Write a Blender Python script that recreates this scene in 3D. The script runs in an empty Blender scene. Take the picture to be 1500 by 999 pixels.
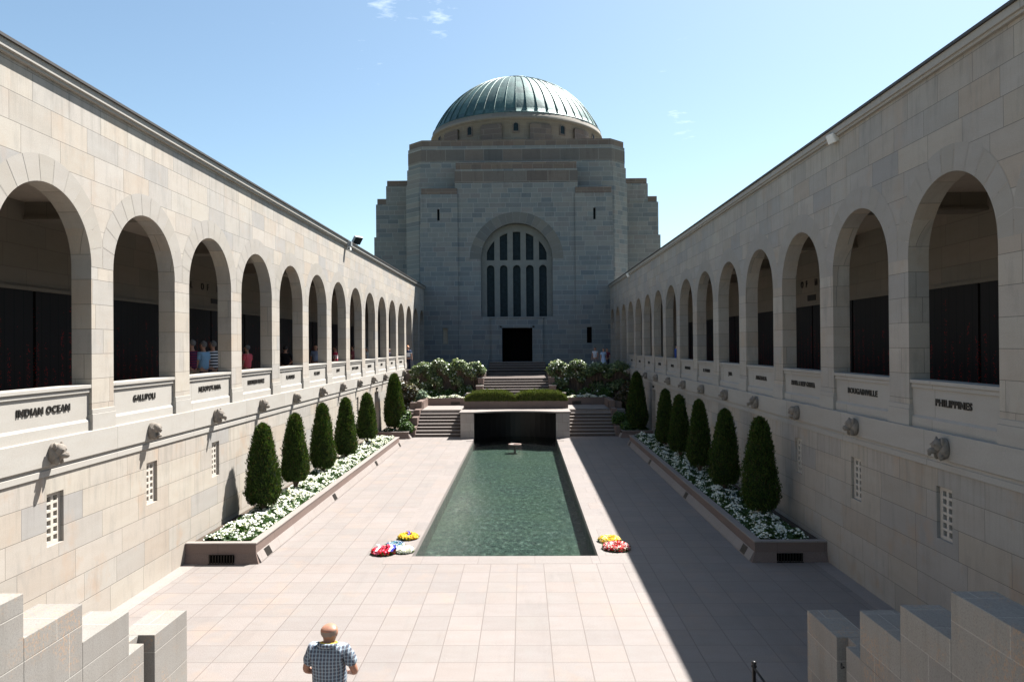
import bpy, bmesh, math, random
import numpy as np
from mathutils import Vector, Matrix, noise
from mathutils.geometry import tessellate_polygon
from math import sin, cos, pi, radians, sqrt, atan2, hypot

# ------------------------------------------------------------------ camera, sky, sun, exposure
sc = bpy.context.scene
COL = sc.collection
CAM_X, CAM_Z = 0.455, 4.75
F, YAW, PITCH, ROLL = 1089.64, 0.01514, 0.00563, -0.0075
cd = bpy.data.cameras.new("camera"); cam = bpy.data.objects.new("camera", cd); COL.objects.link(cam)
_f = Vector((-sin(YAW)*cos(PITCH), cos(YAW)*cos(PITCH), sin(PITCH)))
_r0 = Vector((cos(YAW), sin(YAW), 0)); _u0 = _r0.cross(_f)
_r = _r0*cos(ROLL)+_u0*sin(ROLL); _u = -_r0*sin(ROLL)+_u0*cos(ROLL)
cam.matrix_world = Matrix(((_r.x, _u.x, -_f.x, CAM_X), (_r.y, _u.y, -_f.y, 0), (_r.z, _u.z, -_f.z, CAM_Z), (0, 0, 0, 1)))
cd.sensor_width = 36; cd.lens = F/1500*36; cd.clip_end = 6000; cd.clip_start = 0.05
sc.camera = cam

SUNV = Vector((0.447, 0.49, 1.0)).normalized()      # towards the sun
ELEV = math.asin(SUNV.z); AZ = atan2(SUNV.x, SUNV.y)
w = bpy.data.worlds.new("World"); sc.world = w; w.use_nodes = True
nt = w.node_tree; nt.nodes.clear()
wo = nt.nodes.new('ShaderNodeOutputWorld'); bg = nt.nodes.new('ShaderNodeBackground')
sky = nt.nodes.new('ShaderNodeTexSky'); sky.sky_type = 'NISHITA'; sky.sun_disc = False
sky.sun_elevation = ELEV; sky.sun_rotation = AZ; sky.altitude = 600; sky.air_density = 1.0; sky.dust_density = 1.7; sky.ozone_density = 1.0
bg.inputs['Strength'].default_value = 0.0545
# a few thin wisps of cirrus, placed by direction in the sky
tc = nt.nodes.new('ShaderNodeTexCoord')
def wispmask(d, size):
    v = nt.nodes.new('ShaderNodeVectorMath'); v.operation = 'DISTANCE'; nt.links.new(tc.outputs['Generated'], v.inputs[0])
    v.inputs[1].default_value = Vector(d).normalized()
    m = nt.nodes.new('ShaderNodeMapRange'); m.inputs['From Min'].default_value = size; m.inputs['From Max'].default_value = 0
    nt.links.new(v.outputs['Value'], m.inputs['Value']); return m.outputs['Result']
def dirpx(x, y):
    return _f*F+_r*(x-750)+_u*(499.5-y)
mp = nt.nodes.new('ShaderNodeMapping'); mp.inputs['Scale'].default_value = (9, 9, 30); nt.links.new(tc.outputs['Generated'], mp.inputs['Vector'])
nz = nt.nodes.new('ShaderNodeTexNoise'); nz.inputs['Scale'].default_value = 3.2; nz.inputs['Detail'].default_value = 7; nz.inputs['Roughness'].default_value = .62
nt.links.new(mp.outputs[0], nz.inputs['Vector'])
acc = None
for (px_, py_, s_, g_) in ((565, -2, .055, .9), (640, 22, .045, .85), (535, 78, .03, .5), (682, 52, .025, .6), (990, 186, .04, .9)):
    o_ = wispmask(dirpx(px_, py_), s_)
    mu = nt.nodes.new('ShaderNodeMath'); mu.operation = 'MULTIPLY'; nt.links.new(o_, mu.inputs[0]); mu.inputs[1].default_value = g_
    if acc is None: acc = mu.outputs[0]
    else:
        mx = nt.nodes.new('ShaderNodeMath'); mx.operation = 'MAXIMUM'; nt.links.new(acc, mx.inputs[0]); nt.links.new(mu.outputs[0], mx.inputs[1]); acc = mx.outputs[0]
sm = nt.nodes.new('ShaderNodeMath'); sm.operation = 'MULTIPLY_ADD'; nt.links.new(acc, sm.inputs[0]); sm.inputs[1].default_value = .30
nt.links.new(nz.outputs['Fac'], sm.inputs[2])
cr = nt.nodes.new('ShaderNodeMapRange'); cr.inputs['From Min'].default_value = .70; cr.inputs['From Max'].default_value = .86; cr.inputs['To Max'].default_value = .2
nt.links.new(sm.outputs[0], cr.inputs['Value'])
mixc = nt.nodes.new('ShaderNodeMix'); mixc.data_type = 'RGBA'; mixc.inputs[7].default_value = (11, 11.5, 12, 1)
nt.links.new(cr.outputs['Result'], mixc.inputs[0]); tn = nt.nodes.new('ShaderNodeMix'); tn.data_type = 'RGBA'; tn.blend_type = 'MULTIPLY'; tn.inputs[0].default_value = 1.0; tn.inputs[7].default_value = (.955, 1.03, .965, 1)
nt.links.new(sky.outputs[0], tn.inputs[6]); nt.links.new(tn.outputs[2], mixc.inputs[6])
nt.links.new(mixc.outputs[2], bg.inputs['Color']); nt.links.new(bg.outputs[0], wo.inputs['Surface'])

sl = bpy.data.lights.new("sun", 'SUN'); sun = bpy.data.objects.new("sun", sl); COL.objects.link(sun)
sl.energy = 5.0; sl.angle = radians(0.53); sl.color = (1.0, .965, .915)
sun.rotation_euler = (-SUNV).to_track_quat('-Z', 'Y').to_euler(); sun.location = (20, 20, 60)
sc.view_settings.view_transform = 'Standard'; sc.view_settings.look = 'None'
sc.view_settings.exposure = 1.82; sc.view_settings.gamma = 1; sc.view_settings.use_curve_mapping = False

# ------------------------------------------------------------------ materials
class NT:
    def __init__(s, m): s.t = m.node_tree
    def n(s, typ, **kw):
        nd = s.t.nodes.new(typ)
        for k, v in kw.items(): setattr(nd, k, v)
        return nd
    def put(s, sock, v):
        if hasattr(v, 'is_linked') or isinstance(v, bpy.types.NodeSocket): s.t.links.new(v, sock)
        else: sock.default_value = v
    def m(s, op, a, b=None, c=None):
        nd = s.n('ShaderNodeMath', operation=op); s.put(nd.inputs[0], a)
        if b is not None: s.put(nd.inputs[1], b)
        if c is not None: s.put(nd.inputs[2], c)
        return nd.outputs[0]
    def mix(s, f, a, b, blend='MIX'):
        nd = s.n('ShaderNodeMix', data_type='RGBA', blend_type=blend)
        s.put(nd.inputs[0], f)
        for i, v in ((6, a), (7, b)):
            if isinstance(v, tuple) and len(v) == 3: v = (*v, 1)
            s.put(nd.inputs[i], v)
        return nd.outputs[2]
    def noise(s, vec, scale, detail=3, rough=.5, dim='3D'):
        nd = s.n('ShaderNodeTexNoise', noise_dimensions=dim); nd.inputs['Scale'].default_value = scale
        nd.inputs['Detail'].default_value = detail; nd.inputs['Roughness'].default_value = rough
        if vec is not None: s.t.links.new(vec, nd.inputs['Vector'])
        return nd.outputs['Fac']
    def ramp(s, f, pts, interp='LINEAR'):
        nd = s.n('ShaderNodeValToRGB'); e = nd.color_ramp.elements; nd.color_ramp.interpolation = interp
        e[0].position = pts[0][0]; e[0].color = (*pts[0][1], 1); e[1].position = pts[-1][0]; e[1].color = (*pts[-1][1], 1)
        for p, c in pts[1:-1]:
            q = e.new(p); q.color = (*c, 1)
        s.put(nd.inputs[0], f); return nd.outputs[0]
    def rng(s, v, a, b, c=0., d=1.):
        nd = s.n('ShaderNodeMapRange'); s.put(nd.inputs[0], v)
        for i, q in ((1, a), (2, b), (3, c), (4, d)): nd.inputs[i].default_value = q
        return nd.outputs[0]
    def comb(s, x, y, z=0.):
        nd = s.n('ShaderNodeCombineXYZ')
        for i, q in enumerate((x, y, z)): s.put(nd.inputs[i], q)
        return nd.outputs[0]
def newmat(name):
    m = bpy.data.materials.new(name); m.use_nodes = True
    b = m.node_tree.nodes['Principled BSDF']; return m, NT(m), b
def simple(name, col, rough=.6, metal=0., var=.12, scale=6., bump=0., spec=.4):
    m, N, b = newmat(name)
    g = N.n('ShaderNodeNewGeometry').outputs['Position']
    f = N.noise(g, scale, 5, .6)
    c = N.mix(f, tuple(x*(1-var*1.6) for x in col), tuple(min(1, x*(1+var*1.6)) for x in col))
    N.put(b.inputs['Base Color'], c); b.inputs['Roughness'].default_value = rough; b.inputs['Metallic'].default_value = metal
    b.inputs['Specular IOR Level'].default_value = spec
    if bump:
        bn = N.n('ShaderNodeBump'); bn.inputs['Strength'].default_value = bump; bn.inputs['Distance'].default_value = .01
        N.put(bn.inputs['Height'], N.noise(g, scale*12, 4, .7)); N.put(b.inputs['Normal'], bn.outputs[0])
    return m
def stone(name, pal, bw=1.0, bh=.43, mort=.006, mcol=(.16, .14, .12), wvar=.5, stain=.25, stain_c=(.12, .115, .11), lighter=False,
          island=False, zoff=0., seed=0., grain=.10, uoff=0., rough=.85, streak=.3, swap=False, regular=False, alb=.60, rust=0., drip=None):
    m, N, b = newmat(name)
    geo = N.n('ShaderNodeNewGeometry'); pos = geo.outputs['Position']
    sp = N.n('ShaderNodeSeparateXYZ'); N.put(sp.inputs[0], pos); X, Y, Z = sp.outputs
    sn = N.n('ShaderNodeSeparateXYZ'); N.put(sn.inputs[0], geo.outputs['True Normal'])
    flat = N.m('GREATER_THAN', N.m('ABSOLUTE', sn.outputs[2]), .5)
    inv = N.m('SUBTRACT', 1., flat)
    u = N.m('ADD', X, N.m('MULTIPLY', Y, inv)); v = N.m('ADD', N.m('MULTIPLY', Z, inv), N.m('MULTIPLY', Y, flat))
    if swap: u, v = v, u
    u = N.m('ADD', u, uoff); v = N.m('ADD', v, zoff)
    if island:
        r1 = geo.outputs['Random Per Island']
        w2 = N.n('ShaderNodeTexWhiteNoise', noise_dimensions='1D'); N.put(w2.inputs['W'], N.m('MULTIPLY', r1, 91.7)); r2 = w2.outputs['Value']
        mort_f = None
    else:
        vv = N.m('DIVIDE', v, bh); row = N.m('FLOOR', vv); fv = N.m('SUBTRACT', vv, row)
        wr = N.n('ShaderNodeTexWhiteNoise', noise_dimensions='1D'); N.put(wr.inputs['W'], N.m('ADD', row, seed))
        ws = N.n('ShaderNodeSeparateColor'); N.put(ws.inputs[0], wr.outputs['Color'])
        if regular:
            wid = bw; uu = N.m('ADD', N.m('DIVIDE', u, bw), N.m('MULTIPLY', N.m('MODULO', N.m('ABSOLUTE', row), 2.), .5 if regular == 1 else 0.))
        else:
            wid = N.m('MULTIPLY_ADD', ws.outputs[0], wvar*bw, bw*(1-wvar/2)); uu = N.m('ADD', N.m('DIVIDE', u, wid), N.m('MULTIPLY', ws.outputs[1], 9.))
        cell = N.m('FLOOR', uu); fu = N.m('SUBTRACT', uu, cell)
        eu = N.m('MULTIPLY', N.m('MINIMUM', fu, N.m('SUBTRACT', 1., fu)), wid); ev = N.m('MULTIPLY', N.m('MINIMUM', fv, N.m('SUBTRACT', 1., fv)), bh)
        ed = N.m('MINIMUM', eu, ev); mort_f = N.rng(ed, mort*.45, mort, 1., 0.)
        wc = N.n('ShaderNodeTexWhiteNoise', noise_dimensions='3D'); N.put(wc.inputs['Vector'], N.comb(cell, row, seed))
        cs = N.n('ShaderNodeSeparateColor'); N.put(cs.inputs[0], wc.outputs['Color']); r1, r2 = cs.outputs[0], cs.outputs[1]
    alb *= .87; pal = [tuple(q*alb for q in c) for c in pal]; mcol = tuple(q*alb for q in mcol); stain_c = tuple(q*alb for q in stain_c)
    n = len(pal); col = N.ramp(r1, [(i/(n-1), c) for i, c in enumerate(pal)])
    # in-block bedding: soft streaks whose offset changes per block
    bvec = N.comb(N.m('MULTIPLY_ADD', r2, 17., N.m('MULTIPLY', u, .8)), N.m('MULTIPLY_ADD', r1, 7., N.m('MULTIPLY', v, 3.)), X)
    bed = N.noise(bvec, 1.6, 4, .55)
    col = N.mix(N.rng(bed, .3, .75, 0., .35), col, N.mix(1., col, (.80, .74, .68), 'MULTIPLY'))
    gr = N.noise(pos, 70., 3, .8); col = N.mix(grain, col, N.ramp(gr, [(.3, (.0, .0, .0)), (.7, (1, 1, 1))]), 'OVERLAY')
    # weathering: vertical runs and patches
    st = N.noise(N.comb(N.m('MULTIPLY', u, 3.2), N.m('MULTIPLY', v, .35), 0.), 1.0, 6, .65)
    pa = N.noise(pos, .55, 5, .6)
    sf = N.m('MULTIPLY', N.rng(st, .5, .78), N.rng(pa, .42, .68)); col = N.mix(N.m('MULTIPLY', sf, streak), col, stain_c)
    big = N.noise(pos, .23, 3, .5); col = N.mix(N.rng(big, .35, .7, 0., stain), col, N.mix(1., col, (.70, .70, .71), 'MULTIPLY'))
    if drip:
        dm = N.m('MULTIPLY', N.rng(Z, drip[0]-drip[1], drip[0]), N.rng(N.noise(N.comb(N.m('MULTIPLY', u, 5.), N.m('MULTIPLY', v, .3), 5.), 1.6, 6, .7), .50, .68)); col = N.mix(N.m('MULTIPLY', dm, .42), col, (.13*alb/.6, .12*alb/.6, .105*alb/.6))
    if rust:
        rf = N.m('MULTIPLY', N.rng(N.noise(N.comb(N.m('MULTIPLY', u, 1.1), N.m('MULTIPLY', v, .8), 3.), 1.5, 5, .6), .56, .72), rust); col = N.mix(rf, col, (.36*alb/.6, .25*alb/.6, .17*alb/.6))
        df = N.m('MULTIPLY', N.rng(N.noise(N.comb(N.m('MULTIPLY', u, 2.2), N.m('MULTIPLY', v, .5), 9.), 1.9, 6, .7), .52, .74), .45); col = N.mix(df, col, (.17, .165, .155))
    if mort_f is not None: col = N.mix(N.m('MULTIPLY', mort_f, .75), col, mcol)
    N.put(b.inputs['Base Color'], col); b.inputs['Roughness'].default_value = rough; b.inputs['Specular IOR Level'].default_value = .25
    bn = N.n('ShaderNodeBump'); bn.inputs['Strength'].default_value = .35; bn.inputs['Distance'].default_value = .004
    hgt = N.m('MULTIPLY', gr, .6)
    if mort_f is not None: hgt = N.m('SUBTRACT', hgt, N.m('MULTIPLY', mort_f, 2.0))
    N.put(bn.inputs['Height'], hgt); N.put(b.inputs['Normal'], bn.outputs[0])
    return m
WARM = [(.50, .46, .40), (.43, .43, .42), (.52, .48, .43), (.56, .53, .47), (.47, .465, .45), (.50, .44, .375), (.54, .51, .46), (.385, .39, .395), (.55, .52, .48), (.50, .47, .43)]
WARM = [tuple((a*.80+m_*.20)*k_*1.0 for a, m_, k_ in zip(c, (.50, .482, .452), (1.275, 1.225, 1.165))) for c in WARM]
M_CLO = stone('sandstone blocks', WARM, 1.05, .432, zoff=.10, seed=3., rust=.28, streak=.4, drip=(9.1, 1.3))
M_CLOW = stone('lower sandstone blocks', WARM, 1.25, .472, zoff=.0, seed=11., stain=.35, rust=.5, drip=(2.85, 1.5))
M_TRIM = stone('sandstone trim', [(.60, .57, .52), (.63, .60, .55), (.58, .55, .50)], 3.1, 9.0, zoff=3, seed=5., stain=.12, streak=.15)
M_VOUS = stone('arch stones', [(.53, .49, .43), (.56, .52, .46), (.54, .505, .46), (.57, .53, .475)], island=True, stain=.12, streak=.1)
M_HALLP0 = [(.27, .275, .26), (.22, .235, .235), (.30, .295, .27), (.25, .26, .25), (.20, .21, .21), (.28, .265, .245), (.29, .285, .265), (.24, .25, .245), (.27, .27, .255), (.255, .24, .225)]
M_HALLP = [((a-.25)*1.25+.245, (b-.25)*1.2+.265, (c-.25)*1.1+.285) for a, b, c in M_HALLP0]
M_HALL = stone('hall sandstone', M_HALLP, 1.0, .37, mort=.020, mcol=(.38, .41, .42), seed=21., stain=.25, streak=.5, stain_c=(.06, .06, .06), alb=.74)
M_HALLC = stone('hall weathered coping', [(.27, .21, .18), (.22, .19, .175), (.29, .24, .20)], 1.0, .42, mort=.014, mcol=(.38, .36, .33), seed=23., streak=.6, stain_c=(.05, .045, .045))
M_HVOUS = stone('hall arch stones', [(.28, .28, .26), (.20, .215, .22), (.30, .295, .27), (.26, .26, .245)], island=True, stain=.1)
M_INT = stone('cloister lining', [(.40, .35, .29), (.36, .33, .28), (.43, .37, .31)], 1.25, .50, seed=31., stain=.15)
GRAN = [(.435, .385, .362), (.40, .360, .342), (.455, .402, .378), (.42, .378, .355), (.445, .385, .355)]
M_PAVE = stone('pink granite paving', GRAN, .572, .63, mort=.011, mcol=(.24, .20, .18), seed=41., stain=.22, grain=.28, rough=.6, uoff=.286, zoff=.16, wvar=.0, streak=.35, regular=2, alb=.50, rust=.22)
M_GRAN = stone('pink granite', [(.42, .30, .26), (.38, .285, .25), (.44, .32, .275)], .85, 5., mort=.006, seed=43., stain=.2, grain=.3, rough=.55, zoff=1., alb=.46)
M_GRANF = stone('granite coping', [(.45, .40, .373), (.43, .38, .355)], 1.3, 7., mort=.006, seed=47., stain=.1, grain=.2, rough=.5, zoff=2.)
M_PYL = stone('pylon granite paled for bounce light', [(.60, .53, .48), (.55, .48, .44), (.62, .55, .50)], .42, .45, mort=.006, seed=57., stain=.15, grain=.2, zoff=.1, alb=.75)  # lightened tone stands in for light bounced onto the pylons
M_STEP = stone('granite steps', [(.44, .35, .31), (.40, .32, .285), (.46, .37, .33)], 1.2, 3., mort=.006, seed=49., stain=.2, grain=.3, rough=.55, zoff=1., alb=.24)
M_FORE = stone('weathered stair wall stone', [(.42, .40, .37), (.39, .37, .345), (.45, .43, .395)], 1.5, .42, seed=51., mort=.007, mcol=(.6, .57, .52), stain=.25, streak=.5, stain_c=(.24, .18, .13), grain=.16, drip=(2.9, 2.6))
def lichen(m):
    N = NT(m); b = m.node_tree.nodes['Principled BSDF']; lk = b.inputs['Base Color'].links[0].from_socket
    g = N.n('ShaderNodeNewGeometry').outputs['Position']; f = N.m('MULTIPLY', N.rng(N.noise(g, 34., 4, .7), .50, .60), N.rng(N.noise(g, 1.7, 3, .6), .50, .62))
    c = N.mix(N.m('MULTIPLY', f, .45), lk, (.36, .21, .11)); d = N.m('MULTIPLY', N.rng(N.noise(g, 55., 3, .7), .56, .66), .5); c = N.mix(d, c, (.10, .095, .09)); N.put(b.inputs['Base Color'], c)
lichen(M_FORE)
M_BLACK = simple('black granite', (.010, .010, .011), .35, spec=.3)
M_DARKM = simple('dark bronze', (.030, .026, .022), .45, .6)
M_LET = simple('bronze letters', (.012, .010, .008), .5, .0)
M_IRON = simple('black iron', (.015, .015, .016), .4, .3)
M_GREYM = simple('grey painted metal', (.30, .31, .32), .45, .2)
M_WHITEM = simple('white painted metal', (.62, .62, .60), .45)
M_GLASSD = simple('stained glass seen from outside', (.010, .020, .026), .55, 0, .6, 5, spec=.12)
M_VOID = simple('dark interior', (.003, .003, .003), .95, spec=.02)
M_SOIL = simple('garden soil', (.05, .035, .024), .95, 0, .3, 9, .6)
M_GRILL = simple('lattice stone', (.40, .365, .32), .8, 0, .05, 5)
M_COPE = simple('lead roof edge', (.05, .045, .042), .6, .2)
M_BLIND = simple('pale window blind', (.34, .31, .26), .8)
M_CARV = simple('carved sandstone', (.20, .175, .15), .9, 0, .45, 9, .9)

def copper():
    m, N, b = newmat('verdigris copper')
    g = N.n('ShaderNodeNewGeometry').outputs['Position']; sp = N.n('ShaderNodeSeparateXYZ'); N.put(sp.inputs[0], g)
    ang = N.m('ARCTAN2', sp.outputs[0], N.m('SUBTRACT', sp.outputs[1], 66.))
    pan = N.m('FLOOR', N.m('MULTIPLY', ang, 52/(2*pi)))
    wn = N.n('ShaderNodeTexWhiteNoise', noise_dimensions='2D'); N.put(wn.inputs['Vector'], N.comb(pan, N.m('FLOOR', N.m('MULTIPLY', sp.outputs[2], 1.4))))
    f = N.noise(N.comb(N.m('MULTIPLY', ang, 22.), N.m('MULTIPLY', sp.outputs[2], 1.3), 0.), 1.4, 6, .65)
    c = N.ramp(N.m('MULTIPLY_ADD', wn.outputs[0], .30, N.m('MULTIPLY', f, .8)), [(.25, (.018, .046, .048)), (.5, (.032, .076, .074)), (.75, (.062, .13, .12)), (.95, (.11, .19, .17))])
    N.put(b.inputs['Base Color'], c); b.inputs['Roughness'].default_value = .54; b.inputs['Metallic'].default_value = .35
    bn = N.n('ShaderNodeBump'); bn.inputs['Strength'].default_value = .5; bn.inputs['Distance'].default_value = .05
    N.put(bn.inputs['Height'], N.m('ADD', N.noise(g, 1.6, 5, .6), N.m('MULTIPLY', wn.outputs[0], .25))); N.put(b.inputs['Normal'], bn.outputs[0]); return m
M_COPPER = copper()
def honour():
    m, N, b = newmat('bronze honour panels with poppies')
    g = N.n('ShaderNodeNewGeometry').outputs['Position']; sp = N.n('ShaderNodeSeparateXYZ'); N.put(sp.inputs[0], g); Y, Z = sp.outputs[1], sp.outputs[2]
    t = N.m('DIVIDE', Y, .30); fr = N.m('FRACT', t); col = N.m('FLOOR', t)
    seam = N.m('GREATER_THAN', N.m('ABSOLUTE', N.m('SUBTRACT', fr, .5)), .44)
    wn = N.n('ShaderNodeTexWhiteNoise', noise_dimensions='1D'); N.put(wn.inputs['W'], col)
    vor = N.n('ShaderNodeTexVoronoi'); vor.inputs['Scale'].default_value = 24.; N.put(vor.inputs['Vector'], g)
    dot = N.m('LESS_THAN', vor.outputs['Distance'], .33)
    band = N.m('LESS_THAN', N.m('ABSOLUTE', N.m('SUBTRACT', fr, .5)), .19)
    hh = N.m('MULTIPLY_ADD', wn.outputs[0], 1.1, 4.35)
    dens = N.m('GREATER_THAN', N.m('ADD', N.noise(g, 3.1, 2), N.m('MULTIPLY', N.m('SUBTRACT', hh, Z), .28)), .52)
    red = N.m('MULTIPLY', N.m('MULTIPLY', dot, band), dens)
    c = N.mix(seam, (.011, .008, .008), (.003, .003, .003)); c = N.mix(red, c, (.26, .006, .008))
    N.put(b.inputs['Base Color'], c); b.inputs['Roughness'].default_value = .5; b.inputs['Specular IOR Level'].default_value = .2; return m
M_HON = honour()
def leafmat(name, cols, rough=.5, trans=.25, spec=.4):
    m, N, b = newmat(name); k_ = 1. if 'white' in name or 'petals' in name else .72; cols = [tuple(q*k_ for q in c) for c in cols]
    r = N.n('ShaderNodeNewGeometry').outputs['Random Per Island']
    c = N.ramp(r, [(i/(len(cols)-1), q) for i, q in enumerate(cols)])
    N.put(b.inputs['Base Color'], c); b.inputs['Roughness'].default_value = rough; b.inputs['Specular IOR Level'].default_value = spec
    if trans:
        tr = N.n('ShaderNodeBsdfTranslucent'); N.put(tr.inputs['Color'], N.mix(1., c, (1.0, 1.0, .55), 'MULTIPLY'))
        ms = N.n('ShaderNodeMixShader'); ms.inputs[0].default_value = trans
        out = [n for n in m.node_tree.nodes if n.type == 'OUTPUT_MATERIAL'][0]
        N.put(ms.inputs[1], b.outputs[0]); N.put(ms.inputs[2], tr.outputs[0]); N.put(out.inputs['Surface'], ms.outputs[0])
    return m
L_CYP = leafmat('cypress foliage', [(.020, .045, .010), (.045, .095, .016), (.07, .13, .022), (.10, .15, .03), (.03, .07, .012), (.025, .06, .012), (.08, .11, .02), (.10, .065, .03)], .65, .25, .2)
L_SHR = leafmat('glossy shrub leaves', [(.07, .13, .04), (.18, .27, .10), (.34, .42, .20), (.13, .19, .07), (.05, .08, .03), (.42, .48, .28)], .35, .3, .6)
L_RED = leafmat('reddish shrub leaves', [(.10, .05, .03), (.06, .07, .03), (.09, .10, .05), (.13, .075, .05)], .45, .3)
L_GRN = leafmat('soft green leaves', [(.04, .10, .02), (.08, .16, .03), (.11, .20, .05)], .5, .3)
L_HDG = leafmat('hedge shoots', [(.07, .11, .02), (.12, .17, .03), (.17, .20, .05), (.09, .13, .03), (.13, .12, .05)], .6, .25, .2)
L_BED = leafmat('bedding leaves', [(.04, .09, .025), (.07, .14, .04), (.05, .11, .03)], .5, .3)
L_WHT = leafmat('white blossom', [(.80, .80, .76), (.74, .76, .70), (.82, .82, .80)], .6, .25, .2)
L_HILL = leafmat('hillside tree leaves', [(.05, .075, .035), (.07, .10, .05), (.04, .06, .03)], .7, .1, .1)
def colmat(n, *c): return leafmat(n, list(c), .6, .15, .2)
M_BARK = simple('bark', (.12, .085, .06), .9, 0, .3, 14, .5)
def water():
    m, N, b = newmat('pool water'); N.t.nodes.remove(b); out = [n for n in N.t.nodes if n.type == 'OUTPUT_MATERIAL'][0]
    g = N.n('ShaderNodeNewGeometry').outputs['Position']; sp = N.n('ShaderNodeSeparateXYZ'); N.put(sp.inputs[0], g)
    v = N.comb(N.m('MULTIPLY', sp.outputs[0], 1.0), N.m('MULTIPLY', sp.outputs[1], .7), 0.)
    h = N.m('ADD', N.noise(v, 4.5, 4, .6), N.m('MULTIPLY', N.noise(v, 22., 3, .8), .45))
    bn = N.n('ShaderNodeBump'); bn.inputs['Strength'].default_value = 1.0; bn.inputs['Distance'].default_value = .07; N.put(bn.inputs['Height'], h)
    tr = N.n('ShaderNodeBsdfTransparent'); tr.inputs['Color'].default_value = (.66, .76, .71, 1)
    gl = N.n('ShaderNodeBsdfGlossy'); gl.inputs['Roughness'].default_value = .035; N.put(gl.inputs['Normal'], bn.outputs[0])
    fr = N.n('ShaderNodeFresnel'); fr.inputs['IOR'].default_value = 1.33; N.put(fr.inputs['Normal'], bn.outputs[0])
    ms = N.n('ShaderNodeMixShader'); N.put(ms.inputs[0], fr.outputs[0]); N.put(ms.inputs[1], tr.outputs[0]); N.put(ms.inputs[2], gl.outputs[0]); N.put(out.inputs['Surface'], ms.outputs[0]); return m
M_WATER = water()
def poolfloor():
    m, N, b = newmat('green pool lining with painted ripple light'); g = N.n('ShaderNodeNewGeometry').outputs['Position']
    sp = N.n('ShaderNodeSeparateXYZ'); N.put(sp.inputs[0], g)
    f = N.noise(N.comb(sp.outputs[0], N.m('MULTIPLY', sp.outputs[1], .55), 0.), 6.5, 5, .75)  # stretched noise: light and dark water ripples painted into the floor colour
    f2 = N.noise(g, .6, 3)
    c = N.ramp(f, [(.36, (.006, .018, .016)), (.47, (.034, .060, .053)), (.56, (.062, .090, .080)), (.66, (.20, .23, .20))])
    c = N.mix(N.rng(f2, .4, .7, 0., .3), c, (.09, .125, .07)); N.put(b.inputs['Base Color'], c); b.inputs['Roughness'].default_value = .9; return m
M_PFLOOR = poolfloor()

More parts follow.
